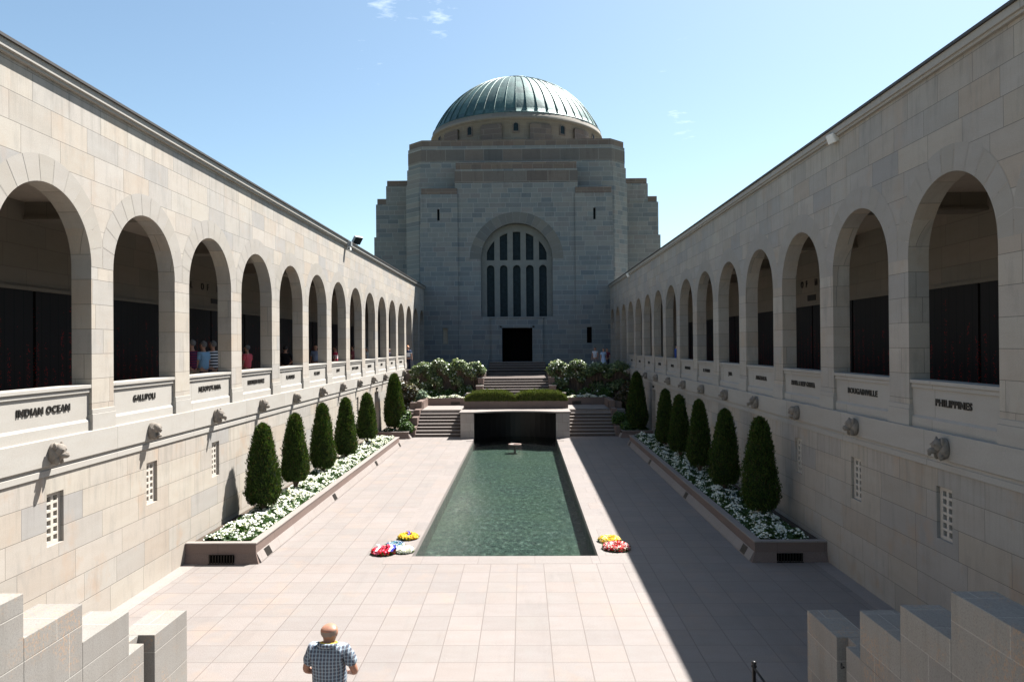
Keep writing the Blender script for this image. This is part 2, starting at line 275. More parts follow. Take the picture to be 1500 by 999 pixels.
# ------------------------------------------------------------------ mesh helpers
def tag(o, label=None, cat=None, group=None, kind=None):
    if label: o['label'] = label
    if cat: o['category'] = cat
    if group: o['group'] = group
    if kind: o['kind'] = kind
    return o
def thing(name, loc=(0, 0, 0), label=None, cat=None, group=None, rz=0., kind=None):
    o = bpy.data.objects.new(name, None); COL.objects.link(o); o.empty_display_size = .2
    o.location = loc; o.rotation_euler = (0, 0, rz); return tag(o, label, cat, group, kind)
def wloc(o):
    v = Vector((0, 0, 0))
    while o is not None: v = v+Vector(o.location); o = o.parent
    return v
class MB:
    """collects faces in world coordinates; build() makes one mesh object"""
    def __init__(s): s.v = []; s.f = []; s.m = []
    def quadf(s, pts, mi=0):
        i = len(s.v); s.v += [tuple(p) for p in pts]; s.f.append(tuple(range(i, i+len(pts)))); s.m.append(mi)
    def box(s, x0, x1, y0, y1, z0, z1, mi=0):
        if x0 > x1: x0, x1 = x1, x0
        if y0 > y1: y0, y1 = y1, y0
        i = len(s.v)
        s.v += [(x0, y0, z0), (x1, y0, z0), (x1, y1, z0), (x0, y1, z0), (x0, y0, z1), (x1, y0, z1), (x1, y1, z1), (x0, y1, z1)]
        for q in ((0, 3, 2, 1), (4, 5, 6, 7), (0, 1, 5, 4), (1, 2, 6, 5), (2, 3, 7, 6), (3, 0, 4, 7)): s.f.append(tuple(i+k for k in q)); s.m.append(mi)
        return s
    def prism(s, poly, z0, z1, mi=0, scale_top=None):
        """poly list of (x,y) ccw"""
        n = len(poly); i = len(s.v); top = scale_top or poly
        s.v += [(x, y, z0) for x, y in poly]+[(x, y, z1) for x, y in top]
        s.f.append(tuple(i+k for k in reversed(range(n)))); s.m.append(mi)
        s.f.append(tuple(i+n+k for k in range(n))); s.m.append(mi)
        for k in range(n):
            j = (k+1) % n; s.f.append((i+k, i+j, i+n+j, i+n+k)); s.m.append(mi)
        return s
    def profile(s, prof, y0, y1, sx=1, mi=0):
        """prof list of (x,z) extruded along y"""
        n = len(prof); i = len(s.v)
        s.v += [(sx*x, y0, z) for x, z in prof]+[(sx*x, y1, z) for x, z in prof]
        s.f.append(tuple(i+k for k in range(n))); s.m.append(mi); s.f.append(tuple(i+n+k for k in reversed(range(n)))); s.m.append(mi)
        for k in range(n):
            j = (k+1) % n; s.f.append((i+k, i+n+k, i+n+j, i+j)); s.m.append(mi)
        return s
    def plate(s, outline, holes, d0, d1, mapf, mi=0, mi_hole=None):
        """2D outline with holes given thickness between d0 and d1; mapf(a,b,d)->xyz"""
        polys = [[Vector((a, b, 0)) for a, b in outline]]+[[Vector((a, b, 0)) for a, b in h] for h in holes]
        flat = [p for q in polys for p in q]; tris = tessellate_polygon(polys)
        for d in (d0, d1):
            i = len(s.v); s.v += [mapf(p.x, p.y, d) for p in flat]
            for t in tris: s.f.append(tuple(i+k for k in t)); s.m.append(mi)
        for hi, q in enumerate(polys):
            n = len(q); i = len(s.v); s.v += [mapf(p.x, p.y, d0) for p in q]+[mapf(p.x, p.y, d1) for p in q]
            for k in range(n):
                j = (k+1) % n; s.f.append((i+k, i+j, i+n+j, i+n+k)); s.m.append(mi if (hi == 0 or mi_hole is None) else mi_hole)
        return s
    def tube(s, pts, rad, seg=8, mi=0, cap=True):
        rings = []
        for k, p in enumerate(pts):
            p = Vector(p); a = Vector(pts[max(0, k-1)]); b = Vector(pts[min(len(pts)-1, k+1)]); d = (b-a).normalized() if (b-a).length > 0 else Vector((0, 0, 1))
            up = Vector((0, 0, 1)) if abs(d.z) < .9 else Vector((1, 0, 0)); q = d.cross(up).normalized(); r = q.cross(d)
            rr = rad[k] if isinstance(rad, (list, tuple)) else rad; i = len(s.v)
            s.v += [tuple(p+(q*cos(2*pi*t/seg)+r*sin(2*pi*t/seg))*rr) for t in range(seg)]; rings.append(i)
        for a, b in zip(rings, rings[1:]):
            for t in range(seg): s.f.append((a+t, a+(t+1) % seg, b+(t+1) % seg, b+t)); s.m.append(mi)
        if cap:
            s.f.append(tuple(rings[0]+t for t in range(seg))); s.m.append(mi); s.f.append(tuple(rings[-1]+t for t in reversed(range(seg)))); s.m.append(mi)
        return s
    def lathe(s, prof, cx, cy, seg=48, a0=0., a1=2*pi, mi=0):
        """prof list of (r,z)"""
        full = abs(a1-a0-2*pi) < 1e-6; n = seg if full else seg+1; i = len(s.v)
        for r, z in prof:
            for t in range(n):
                a = a0+(a1-a0)*t/seg; s.v.append((cx+r*sin(a), cy-r*cos(a), z))
        for k in range(len(prof)-1):
            for t in range(seg):
                t2 = (t+1) % n; s.f.append((i+k*n+t, i+k*n+t2, i+(k+1)*n+t2, i+(k+1)*n+t)); s.m.append(mi)
        return s
    def build(s, name, mats, parent=None, smooth=False, bevel=0., fix=True):
        me = bpy.data.meshes.new(name); off = wloc(parent) if parent else Vector((0, 0, 0))
        me.from_pydata([(a-off.x, b-off.y, c-off.z) for a, b, c in s.v], [], s.f)
        if not isinstance(mats, (list, tuple)): mats = [mats]
        for m in mats: me.materials.append(m)
        me.polygons.foreach_set('material_index', s.m)
        if fix:
            bm = bmesh.new(); bm.from_mesh(me); bmesh.ops.remove_doubles(bm, verts=bm.verts, dist=1e-5) if smooth else None
            bmesh.ops.recalc_face_normals(bm, faces=bm.faces); bm.to_mesh(me); bm.free()
        if smooth: me.polygons.foreach_set('use_smooth', [True]*len(me.polygons))
        o = bpy.data.objects.new(name, me); COL.objects.link(o)
        if parent: o.parent = parent
        if bevel:
            b = o.modifiers.new('bevel', 'BEVEL'); b.width = bevel; b.segments = 2; b.limit_method = 'ANGLE'; b.angle_limit = radians(40)
        return o
def rawmesh(name, V, Fc, mats, parent=None, smooth=False, local=False, mi=None):
    """V (n,3) numpy, Fc (m,k) numpy"""
    me = bpy.data.meshes.new(name); V = np.asarray(V, float)
    if parent is not None and not local: V = V-np.array(wloc(parent))
    n, k = Fc.shape
    me.vertices.add(len(V)); me.vertices.foreach_set('co', V.astype(np.float32).ravel())
    me.loops.add(n*k); me.loops.foreach_set('vertex_index', Fc.astype(np.int32).ravel())
    me.polygons.add(n); me.polygons.foreach_set('loop_start', np.arange(0, n*k, k, dtype=np.int32)); me.polygons.foreach_set('loop_total', np.full(n, k, dtype=np.int32))
    for m in (mats if isinstance(mats, (list, tuple)) else [mats]): me.materials.append(m)
    if mi is not None: me.polygons.foreach_set('material_index', mi.astype(np.int32))
    if smooth: me.polygons.foreach_set('use_smooth', [True]*n)
    me.update(); me.validate()
    o = bpy.data.objects.new(name, me); COL.objects.link(o)
    if parent is not None: o.parent = parent
    return o
def leaves(P, Nrm, size, rs, aspect=1.6, spread=.6, fold=.25):
    """quads (leaf shaped rhombi) at points P, roughly facing Nrm"""
    n = len(P); size = np.broadcast_to(size, (n,))
    nr = Nrm+rs.normal(0, spread, (n, 3)); nr /= np.linalg.norm(nr, axis=1)[:, None]+1e-9
    t = rs.normal(0, 1, (n, 3)); t -= (t*nr).sum(1)[:, None]*nr; t /= np.linalg.norm(t, axis=1)[:, None]+1e-9
    b = np.cross(nr, t); h = (size*.5)[:, None]
    A = P-t*h*aspect; B = P+b*h+nr*h*fold; Cc = P+t*h*aspect; D = P-b*h+nr*h*fold
    V = np.stack([A, B, Cc, D], 1).reshape(-1, 3); Fc = np.arange(n*4).reshape(n, 4); return V, Fc
def cat(*vf):
    Vs, Fs, o, mi = [], [], 0, []
    for k, (V, Fc) in enumerate(vf):
        Vs.append(V); Fs.append(Fc+o); o += len(V); mi.append(np.full(len(Fc), k))
    return np.concatenate(Vs), np.concatenate(Fs), np.concatenate(mi)

# ------------------------------------------------------------------ dimensions
PIT, OPW, Y0, ARC_Z, FACE = 3.096, 2.409, 10.406, 7.370, 7.045
SPR = ARC_Z-OPW/2; Y_END = 56.28; TER = 3.0; BAYS = range(-1, 15)
def bay(k): return Y0+PIT*k

# ------------------------------------------------------------------ ground, paving
m = MB(); m.box(-2500, 2500, -600, 2500, -1.2, -.9); tag(m.build('ground', simple('dry grass ground', (.12, .11, .06), .95)), kind='structure')
pv = MB()
pv.box(-7.6, -2.3, -3, 38.72, -.30, 0); pv.box(2.3, 7.6, -3, 38.72, -.30, 0); pv.box(-2.3, 2.3, -3, 16.45, -.30, 0)
tag(pv.build('courtyard_pavement', M_PAVE), kind='structure')
pc = MB()   # pool coping, 4 mm proud
pc.box(-2.67, -2.1, 16.2, 38.1, -.16, .004); pc.box(2.1, 2.67, 16.2, 38.1, -.16, .004); pc.box(-2.1, 2.1, 16.2, 16.8, -.16, .004)
tag(pc.build('pool_coping', stone('pool coping granite', GRAN, 1.3, .80, mort=.007, mcol=(.24, .20, .18), seed=48., stain=.2, grain=.28, rough=.6, alb=.50, zoff=.0, streak=.3, uoff=.3), bevel=.006), kind='structure')
pool = thing('reflecting_pool', (0, 27, -.62), 'long narrow rectangular reflecting pool of green rippled water sunk in the courtyard paving', 'pool')
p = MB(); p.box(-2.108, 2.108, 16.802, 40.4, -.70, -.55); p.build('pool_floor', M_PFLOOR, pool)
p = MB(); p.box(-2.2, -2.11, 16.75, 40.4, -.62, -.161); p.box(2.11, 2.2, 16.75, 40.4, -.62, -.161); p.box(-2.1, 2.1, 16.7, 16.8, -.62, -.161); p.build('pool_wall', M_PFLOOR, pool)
wm = MB(); wm.quadf([(-2.099, 16.801, -.14), (2.099, 16.801, -.14), (2.099, 40.2, -.14), (-2.099, 40.2, -.14)]); wm.build('water', M_WATER, pool, fix=False)
fr = thing('fountain_ring', (0, 36.6, -.62), 'low round stone fountain ring standing in the far end of the pool', 'fountain')
m = MB(); m.lathe([(.05, -.62), (.05, -.185), (.32, -.16), (.33, -.10), (.26, -.10), (.20, -.15)], 0, 36.6, 24); m.build('bowl', M_GRAN, fr, True)
m = MB(); m.lathe([(.03, -.5), (.03, -.10), (0, -.095)], 0, 36.6, 10); m.build('nozzle', M_DARKM, fr, True)
for sx, nm in ((-1, 'left'), (1, 'right')):
    g = MB(); g.box(sx*7.03, sx*6.80, 4, 16.3, -.02, .006); g.box(sx*6.80, sx*6.72, 4, 16.3, -.02, .0045)
    tag(g.build('wall_gutter', M_GRANF), 'narrow stone gutter strip along the foot of the %s cloister wall' % nm, 'gutter', 'gutter strips along the cloister walls')
    dr = MB()
    for i in range(6): dr.box(sx*1.55+sx*.70+i*.06-.15, sx*1.55+sx*.70+i*.06-.115, 36.85, 37.0, .004, .012)
    tag(dr.build('floor_drain', M_DARKM), 'small slotted drain in the paving at the far %s corner of the pool' % nm, 'drain', 'drains beside the pool')

# ------------------------------------------------------------------ cloisters
def text_mesh(txt, size, bold=.0, ext=.007):
    cu = bpy.data.curves.new('t', 'FONT'); cu.body = txt; cu.size = size; cu.extrude = ext; cu.offset = 0.004; cu.align_x = 'CENTER'; cu.align_y = 'CENTER'; cu.space_character = 1.12
    cu.resolution_u = 3
    to = bpy.data.objects.new('t', cu); COL.objects.link(to); dg = bpy.context.evaluated_depsgraph_get(); dg.update()
    me = bpy.data.meshes.new_from_object(to.evaluated_get(dg)); bpy.data.objects.remove(to); return me
def put_text(txt, size, x, y, z, sx, mat, parent, name='lettering', ys=1.0, serif=True):
    """sx=-1: on the left wall facing +x; sx=1: on the right wall facing -x; sx=0 faces -y"""
    me = text_mesh(txt, size); me.materials.clear(); me.materials.append(mat)
    o = bpy.data.objects.new(name, me); COL.objects.link(o); o.parent = parent
    o.location = Vector((x, y, z))-wloc(parent)
    o.rotation_euler = (pi/2, 0, {-1: pi/2, 1: -pi/2, 0: 0}[sx]); o.scale = (ys, 1.04, 1); return o
random.seed(7)
LEFT = ['INDIAN OCEAN', 'GALLIPOLI', 'MESOPOTAMIA', 'NORTHERN FRANCE', 'FLANDERS', 'PICARDY', 'EGYPT', 'EGYPT & LIBYA', 'PALESTINE', 'CRETE', 'MALTA', 'NORTH SEA']
RIGHT = ['PHILIPPINES', 'BOUGAINVILLE', 'PAPUA & NEW GUINEA', 'AUSTRALIA', 'JAVA', 'N. BORNEO', 'SINGAPORE', 'BURMA', 'MALAYA', 'TIMOR', 'KOREA', 'CHINA']

def corbel_mesh(seed, sx, y, zc):
    rs = np.random.RandomState(abs(seed)); bm = bmesh.new()
    def blob(c, r, sub=3):
        ret = bmesh.ops.create_icosphere(bm, subdivisions=sub, radius=1.0)
        for v in ret['verts']: v.co = Vector((c[0]+v.co.x*r[0], c[1]+v.co.y*r[1], c[2]+v.co.z*r[2]))
    kind = seed % 3
    blob((.06, 0, .0), (.12, .145, .20))                 # head mass on the wall (x = distance off the wall)
    blob((.15, 0, .06), (.105, .11, .12))                # brow and skull
    if kind == 0: blob((.24, 0, -.03), (.10, .05, .055)); blob((.30, 0, -.075), (.035, .035, .05))      # beak
    elif kind == 1: blob((.23, 0, -.03), (.09, .075, .06)); blob((.28, 0, .0), (.035, .04, .03))        # muzzle
    else: blob((.235, 0, .01), (.04, .022, .05)); blob((.20, 0, -.10), (.06, .07, .05))                # nose, chin
    for s in (-1, 1):
        blob((.12, s*.105, .14 if kind != 2 else .04), (.035, .03, .075 if kind != 2 else .045), 2)
        blob((.235, s*.05, .075), (.022, .024, .018), 2); blob((.13, s*.075, -.12), (.055, .03, .08), 2)
    for v in bm.verts:
        q = v.co.copy(); d = noise.noise(q*14+Vector((seed*3.1, 0, 0)))*.016+noise.noise(q*34+Vector((0, seed, 0)))*.012
        v.co += q.normalized()*d
        v.co = Vector((sx*(6.98-v.co.x*.86), y+v.co.y*.82, zc+v.co.z*.86))
    me = bpy.data.meshes.new('corbel_head'); bm.to_mesh(me); bm.free(); return me

def cloister(sx):
    side = 'left' if sx < 0 else 'right'
    cl = thing('cloister', (sx*8.7, 30, 0), ('sunlit' if sx < 0 else 'shaded')+' long %s cloister of pale sandstone with round arches above a plain lower wall' % side, 'cloister', 'cloisters flanking the courtyard')
    W = lambda a, b, d: (sx*d, a, b)
    # arcade wall with its arches
    holes = []
    for k in BAYS:
        yb = bay(k); yc = yb+OPW/2; zb = 3.30 if k < 12 else 3.02
        arc = [(yc+cos(t)*OPW/2, SPR+sin(t)*OPW/2) for t in [pi*i/28 for i in range(29)]]
        holes.append([(yb, zb)]+[(yb+OPW, zb)]+arc)
    m = MB(); m.plate([(4, 2.9), (Y_END, 2.9), (Y_END, 9.06), (4, 9.06)], holes, FACE, FACE+.35, W, 0, 0)
    for k in BAYS:                                       # voussoirs 3 mm proud
        yc = bay(k)+OPW/2; nv = 13
        for i in range(nv):
            a0 = pi*i/nv+.004; a1 = pi*(i+1)/nv-.004; inn, out = [], []
            for j in range(4):
                a = a0+(a1-a0)*j/3; ro = min(OPW/2+.42, (PIT/2-.008)/max(abs(cos(a)), 1e-3))
                inn.append((yc+cos(a)*OPW/2, SPR+sin(a)*OPW/2)); out.append((yc+cos(a)*ro, SPR+sin(a)*ro))
            for j in range(3):
                m.quadf([W(*inn[j], FACE-.003), W(*inn[j+1], FACE-.003), W(*out[j+1], FACE-.003), W(*out[j], FACE-.003)], 1)
    bmv = m.build('arcade_wall', [M_CLO, M_VOUS], cl, fix=False)
    # merge quads of one voussoir into an island
    bm = bmesh.new(); bm.from_mesh(bmv.data); bmesh.ops.remove_doubles(bm, verts=bm.verts, dist=5e-4); bmesh.ops.recalc_face_normals(bm, faces=bm.faces); bm.to_mesh(bmv.data); bm.free()
    # pier plinths
    m = MB()
    for k in list(BAYS)+[15]:
        a = bay(k)-(PIT-OPW); b = bay(k)
        if k == 15 or b > Y_END: b = min(b, Y_END)
        if a >= Y_END-.05: continue
        m = MB(); m.box(sx*(FACE-.028), sx*(FACE+.36), a-.025, b+.025, 3.325, 3.61); m.box(sx*(FACE-.016), sx*(FACE+.36), a-.014, b+.014, 3.61, 3.69)
        m.build('pier_plinth', M_TRIM, cl, bevel=.006)
    # ledge (string course) and its mouldings
    m = MB(); m.profile([(6.98, 2.915), (6.98, 3.328), (7.4, 3.335), (7.4, 2.75), (7.005, 2.75), (7.005, 2.845), (7.02, 2.855), (7.02, 2.90)], 4, 46.6, sx); m.build('string_course', M_TRIM, cl, bevel=.004)
    m = MB(); m.box(sx*7.05, sx*7.4, 46.6, Y_END, 2.75, 3.02); m.build('threshold', M_TRIM, cl)
    # lower wall with window and door openings
    wins = [(11.77+3.09*k) for k in range(0, 8)]
    wh = [[(y-.215, 1.635), (y+.215, 1.635), (y+.215, 2.465), (y-.215, 2.465)] for y in wins]
    door_y = 37.75; wh.append([(door_y-.5, .02), (door_y+.5, .02), (door_y+.5, 2.45), (door_y-.5, 2.45)])
    m = MB(); m.plate([(4, -.3), (46.6, -.3), (46.6, 2.75), (4, 2.75)], wh, 7.03, 7.38, W); m.build('lower_wall', M_CLOW, cl)
    for y in wins:
        g = thing('window', (sx*7.2, y, 2.05)); g.parent = cl; g.location = Vector((sx*7.2, y, 2.05))-wloc(cl)
        hl = []
        for c in (-1, 1):
            for r in range(6):
                a = y+c*.082; z = 1.735+r*.125
                hl.append([(a-.050, z-.042), (a+.050, z-.042), (a+.050, z+.042), (a-.050, z+.042)])
        q = MB(); q.plate([(y-.214, 1.636), (y+.214, 1.636), (y+.214, 2.464), (y-.214, 2.464)], hl, 7.085, 7.19, W); q.build('lattice', M_GRILL, g)
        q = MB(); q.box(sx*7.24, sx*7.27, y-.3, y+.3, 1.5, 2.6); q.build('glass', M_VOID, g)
    q = MB(); q.box(sx*7.28, sx*7.33, door_y-.5, door_y+.5, .0, 2.45); q.box(sx*7.26, sx*7.28, door_y-.03, door_y+.03, 0, 2.4); q.build('door', simple('timber door', (.16, .10, .07), .6), cl)
    q = MB(); q.box(sx*6.98, sx*7.03, door_y-.16, door_y+.16, 2.56, 2.66); q.build('door_lamp', M_IRON, cl)
    # corridor behind the arches
    m = MB(); m.box(sx*7.2, sx*10.6, 3, 47, 2.9, 3.12); m.box(sx*7.2, sx*10.6, 47, 60, 2.9, 3.0); m.build('corridor_floor', M_STEP, cl)
    m = MB(); m.box(sx*7.38, sx*10.8, 3, 58, 7.95, 8.1); m.build('corridor_ceiling', simple('plaster ceiling', (.44, .38, .32), .9), cl)
    m = MB(); m.box(sx*10.40, sx*10.75, 3, 58, -.3, 8.1); m.build('back_wall', M_INT, cl)
    m = MB(); m.box(sx*7.38, sx*10.4, 57.6, 57.9, 2.9, 8.1); m.build('end_wall', M_INT, cl); m = MB(); m.box(sx*7.38, sx*10.4, 3., 3.3, 2.9, 8.1); m.build('end_wall', M_INT, cl)
    m = MB()
    for k in range(-1, 15, 1):
        if (k % 2) == (1 if True else 0):
            y = bay(k)+OPW+.34; m = MB(); m.box(sx*7.39, sx*10.4, y-.2, y+.2, 7.62, 7.95); m.box(sx*7.39, sx*10.4, y-.26, y+.26, 7.56, 7.62)
            m.build('ceiling_beam', M_INT, cl)
    for k in range(-1, 12):
        a = bay(k)-.25; b = bay(k)+OPW+.25
        q = MB(); q.box(sx*10.33, sx*10.40, a-.05, b+.05, 3.32, 6.02); q.build('honour_panel', M_HON, cl)
    q = MB(); q.box(sx*10.36, sx*10.4, 4, 48, 3.02, 3.30); q.box(sx*10.30, sx*10.4, 4, 48, 6.02, 6.10); q.build('panel_moulding', M_INT, cl)
    if sx < 0:
        for i, ch in enumerate('ROLL OF HONOUR'):
            if ch != ' ': put_text(ch, .30, sx*10.38, 22.9+i*.42, 6.80, sx, M_LET, cl, 'wall_letter')
        q = MB(); q.box(sx*10.38, sx*10.4, 25.7, 26.3, 6.28, 6.45); q.build('plaque', M_DARKM, cl)
    else:
        for i, ch in enumerate('ROLL OF HONOUR'):
            if ch != ' ': put_text(ch, .30, sx*10.38, 28.7-i*.42, 6.80, sx, M_LET, cl, 'wall_letter')
        q = MB(); q.box(sx*10.38, sx*10.4, 25.4, 26.1, 6.20, 6.40); q.build('plaque', M_DARKM, cl)
    # parapet panels with names
    for k in range(-1, 12):
        a = bay(k); b = a+OPW; yc = (a+b)/2
        nm = MB()
        nm.box(sx*(FACE+.055), sx*(FACE+.30), a-.0, b+.0, 3.30, 4.00)
        nm.box(sx*(FACE+.022), sx*(FACE+.055), a+.03, b-.03, 3.30, 3.49); nm.profile([(FACE+.022, 3.49), (FACE+.055, 3.53), (FACE+.055, 3.49)], a+.03, b-.03, sx)
        par = nm.build('name_panel', M_TRIM, cl)
        s = MB(); s.box(sx*(FACE+.028), sx*(FACE+.345), a+.004, b-.004, 3.985, 4.045); s.box(sx*(FACE+.004), sx*(FACE+.352), a+.002, b-.002, 4.06, 4.12); s.box(sx*(FACE+.03), sx*(FACE+.34), a+.01, b-.01, 4.045, 4.06)
        s.build('sill', M_TRIM, par, bevel=.005)
        txt = '' if k < 0 else (LEFT if sx < 0 else RIGHT)[k]
        if txt: put_text(txt, .150, sx*(FACE+.046), yc+(.0), 3.775, sx, M_LET, par, ys=1.12 if len(txt) < 14 else .85)
    # carved heads
    for k in range(-1, 12):
        me = corbel_mesh(k*7+(3 if sx > 0 else 1), sx, bay(k)+OPW/2, 3.10)
        for v in me.vertices: v.co -= wloc(cl)
        me.materials.append(M_CARV); me.polygons.foreach_set('use_smooth', [True]*len(me.polygons))
        o = bpy.data.objects.new('corbel_head', me); COL.objects.link(o); o.parent = cl
    # cornice and roof
    m = MB(); m.profile([(FACE-.065, 9.03), (FACE-.065, 9.075), (FACE-.105, 9.08), (FACE-.105, 9.20), (FACE+.4, 9.20), (FACE+.4, 9.03)], 4, Y_END, sx); m.build('cornice', M_TRIM, cl, bevel=.003)
    m = MB(); m.box(sx*(FACE-.145), sx*10.9, 4, Y_END, 9.20, 9.245); m.build('roof', M_COPE, cl)
    m = MB(); m.box(sx*10.75, sx*14, 3, 58, -.9, 8.6); m.build('outer_block', M_CLO, cl)
    m = MB(); m.box(sx*6.99, sx*10.9, -4, 9.55, 9.25, 11.2); m.build('corner_shade_block', M_CLO, cl)  # unseen raised block, added to shade the foreground balustrade tops
    return cl
cloister(-1); cloister(1)

# ------------------------------------------------------------------ memorial hall
HY = 56.3
hall = thing('memorial_hall', (0, 66, 0), 'massive grey sandstone memorial hall with a green copper dome and tall arched window', 'memorial hall')
Wf = lambda a, b, d: (a, d, b)
def arch_pts(cx, hw, z0, zs, n=20):
    return [(cx-hw, z0), (cx+hw, z0)]+[(cx+cos(pi*i/n)*hw, zs+sin(pi*i/n)*hw) for i in range(n+1)]
m = MB()
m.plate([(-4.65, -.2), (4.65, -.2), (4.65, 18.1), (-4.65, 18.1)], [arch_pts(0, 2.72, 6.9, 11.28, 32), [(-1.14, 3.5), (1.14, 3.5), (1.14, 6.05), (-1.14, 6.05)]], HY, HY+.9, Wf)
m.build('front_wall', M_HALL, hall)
m = MB(); m.box(-4.58, 4.58, HY+.03, HY+2, 18.1, 18.62); m.build('front_coping', M_HALLC, hall, bevel=.02)
m = MB(); m.box(-4.65, 4.65, HY+.9, HY+6, 13, 18.1); m.build('front_block', M_HALL, hall)
for sx in (-1, 1):
    m = MB()
    hl = [[(sx*5.9-.09, 14.2), (sx*5.9+.09, 14.2), (sx*5.9+.09, 15.08), (sx*5.9-.09, 15.08)], [(sx*5.45-.19, 4.88), (sx*5.45+.19, 4.88), (sx*5.45+.19, 6.08), (sx*5.45-.19, 6.08)]]
    m.plate([(sx*4.45, -.2), (sx*7.32, -.2), (sx*7.32, 13.95), (sx*7.26, 13.95), (sx*7.26, 16.2), (sx*4.45, 16.2)], hl, HY-.12, HY+.5, Wf); m.build('turret_wall', M_HALL, hall)
    m = MB(); m.box(sx*4.45, sx*7.26, HY+.5, HY+2.4, 6.5, 16.2); m.box(sx*4.45, sx*7.32, HY+.5, HY+2.4, -.2, 4.5); m.build('turret_block', M_HALL, hall)
    m = MB(); m.box(sx*4.48, sx*7.2, HY-.08, HY+2.4, 16.2, 16.66); m.build('turret_coping', M_HALLC, hall, bevel=.02)
    m = MB(); m.box(sx*5.9-.12, sx*5.9+.12, HY+.30, HY+.32, 14.1, 15.2); m.build('slit_window', M_GLASSD, hall)
    m = MB(); m.box(sx*5.45-.24, sx*5.45+.24, HY+.16, HY+.18, 4.8, 6.15); m.build('side_window', M_BLIND if sx < 0 else M_VOID, hall)
    # wings further back
    m = MB(); m.box(sx*6, sx*11.75, 61, 72, -.9, 13.7); m.box(sx*6, sx*11.6, 61.05, 71.9, 13.7, 16.4); m.box(sx*6, sx*10.75, 61.02, 71, 16.4, 17.9); m.build('wing', M_HALL, hall)
    m = MB(); m.box(sx*6, sx*11.5, 61.1, 71.8, 16.4, 16.88); m.box(sx*6, sx*10.68, 61.08, 70.9, 17.9, 18.36); m.build('wing_coping', M_HALLC, hall, bevel=.02)
# body: octagon-like prism with chamfered corners
def octa(h, c, y0, y1): return [(-h+c, y0), (h-c, y0), (h, y0+c), (h, y1-c), (h-c, y1), (-h+c, y1), (-h, y1-c), (-h, y0+c)]
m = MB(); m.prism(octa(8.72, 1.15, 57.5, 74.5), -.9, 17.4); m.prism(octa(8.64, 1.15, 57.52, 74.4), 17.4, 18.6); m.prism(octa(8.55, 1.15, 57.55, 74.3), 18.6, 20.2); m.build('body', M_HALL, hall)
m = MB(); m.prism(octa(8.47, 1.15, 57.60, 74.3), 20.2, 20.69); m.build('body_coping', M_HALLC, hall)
M_BELT = stone('hall stained belt course', [(.19, .17, .16), (.24, .21, .19), (.15, .15, .15), (.22, .21, .20), (.17, .15, .14)], 1.6, .95, mort=.018, mcol=(.36, .36, .34), seed=27., streak=.9, stain_c=(.05, .045, .045), zoff=-.05, alb=.7)
m = MB(); m.prism(octa(8.56, 1.15, 57.54, 74.31), 19.0, 19.92); m.build('belt_course', M_BELT, hall)
m = MB(); m.box(-4.655, 4.655, HY-.006, HY+6, 17.05, 17.95); m.build('belt_course', M_BELT, hall)
# arch voussoirs of the great window
m = MB(); nv = 19
for i in range(nv):
    a0 = pi*i/nv+.003; a1 = pi*(i+1)/nv-.003
    for j in range(3):
        t0 = a0+(a1-a0)*j/3; t1 = a0+(a1-a0)*(j+1)/3
        m.quadf([(cos(t)*r_, HY-.005, 11.28+sin(t)*r_) for t, r_ in ((t0, 2.72), (t1, 2.72), (t1, 3.55), (t0, 3.55))])
o = m.build('window_arch', M_HVOUS, hall, fix=False)
bm = bmesh.new(); bm.from_mesh(o.data); bmesh.ops.remove_doubles(bm, verts=bm.verts, dist=1e-3); bm.to_mesh(o.data); bm.free()
# great window: stone tracery and glass
gw = thing('great_window', (0, HY+.6, 7)); gw.parent = hall; gw.location = Vector((0, HY+.6, 7))-wloc(hall)
cols = (-2.0, -1.0, 0., 1.0, 2.0); hl = []
for c in cols:
    hl.append([(c-.29, 6.93), (c+.29, 6.93)]+[(c+cos(pi*i/12)*.29, 10.58+sin(pi*i/12)*.29) for i in range(13)])
    top = []
    for i in range(7):
        x = c+.29-.58*i/6; top.append((x, 10.98+sqrt(max(.01, 2.44**2-x*x))))
    hl.append([(c-.29, 11.24), (c+.29, 11.24)]+top)
m = MB(); m.plate(arch_pts(0, 2.715, 6.905, 11.28, 32), hl, HY+.55, HY+.78, Wf); m.build('tracery', simple('tracery stone', (.14, .148, .142), .85, 0, .15, 3), gw)
m = MB(); m.box(-2.7, 2.7, HY+.80, HY+.84, 6.9, 14.2)
m.build('stained_glass', M_GLASSD, gw)
m = MB(); m.plate([(-1.95, 3.0), (1.95, 3.0), (1.95, 6.78), (-1.95, 6.78)], [[(-1.14, 3.49), (1.14, 3.49), (1.14, 6.05), (-1.14, 6.05)]], HY-.16, HY-.002, Wf)
m.box(-2.05, 2.05, HY-.2, HY, 6.785, 6.89); m.box(-1.30, -1.16, HY-.19, HY-.15, 3.5, 6.2); m.box(1.16, 1.30, HY-.19, HY-.15, 3.5, 6.2); m.box(-1.30, 1.30, HY-.19, HY-.15, 6.07, 6.2); m.build('door_surround', M_HALL, hall)
m = MB(); m.box(-1.6, 1.6, 57.40, 57.46, 3.0, 6.5); m.box(-1.13, -1.10, HY+.25, 57.4, 3.5, 6.04); m.box(1.10, 1.13, HY+.25, 57.4, 3.5, 6.04); m.box(-1.09, 1.09, HY+.25, 57.4, 6.0, 6.04); m.build('doorway', M_VOID, hall)
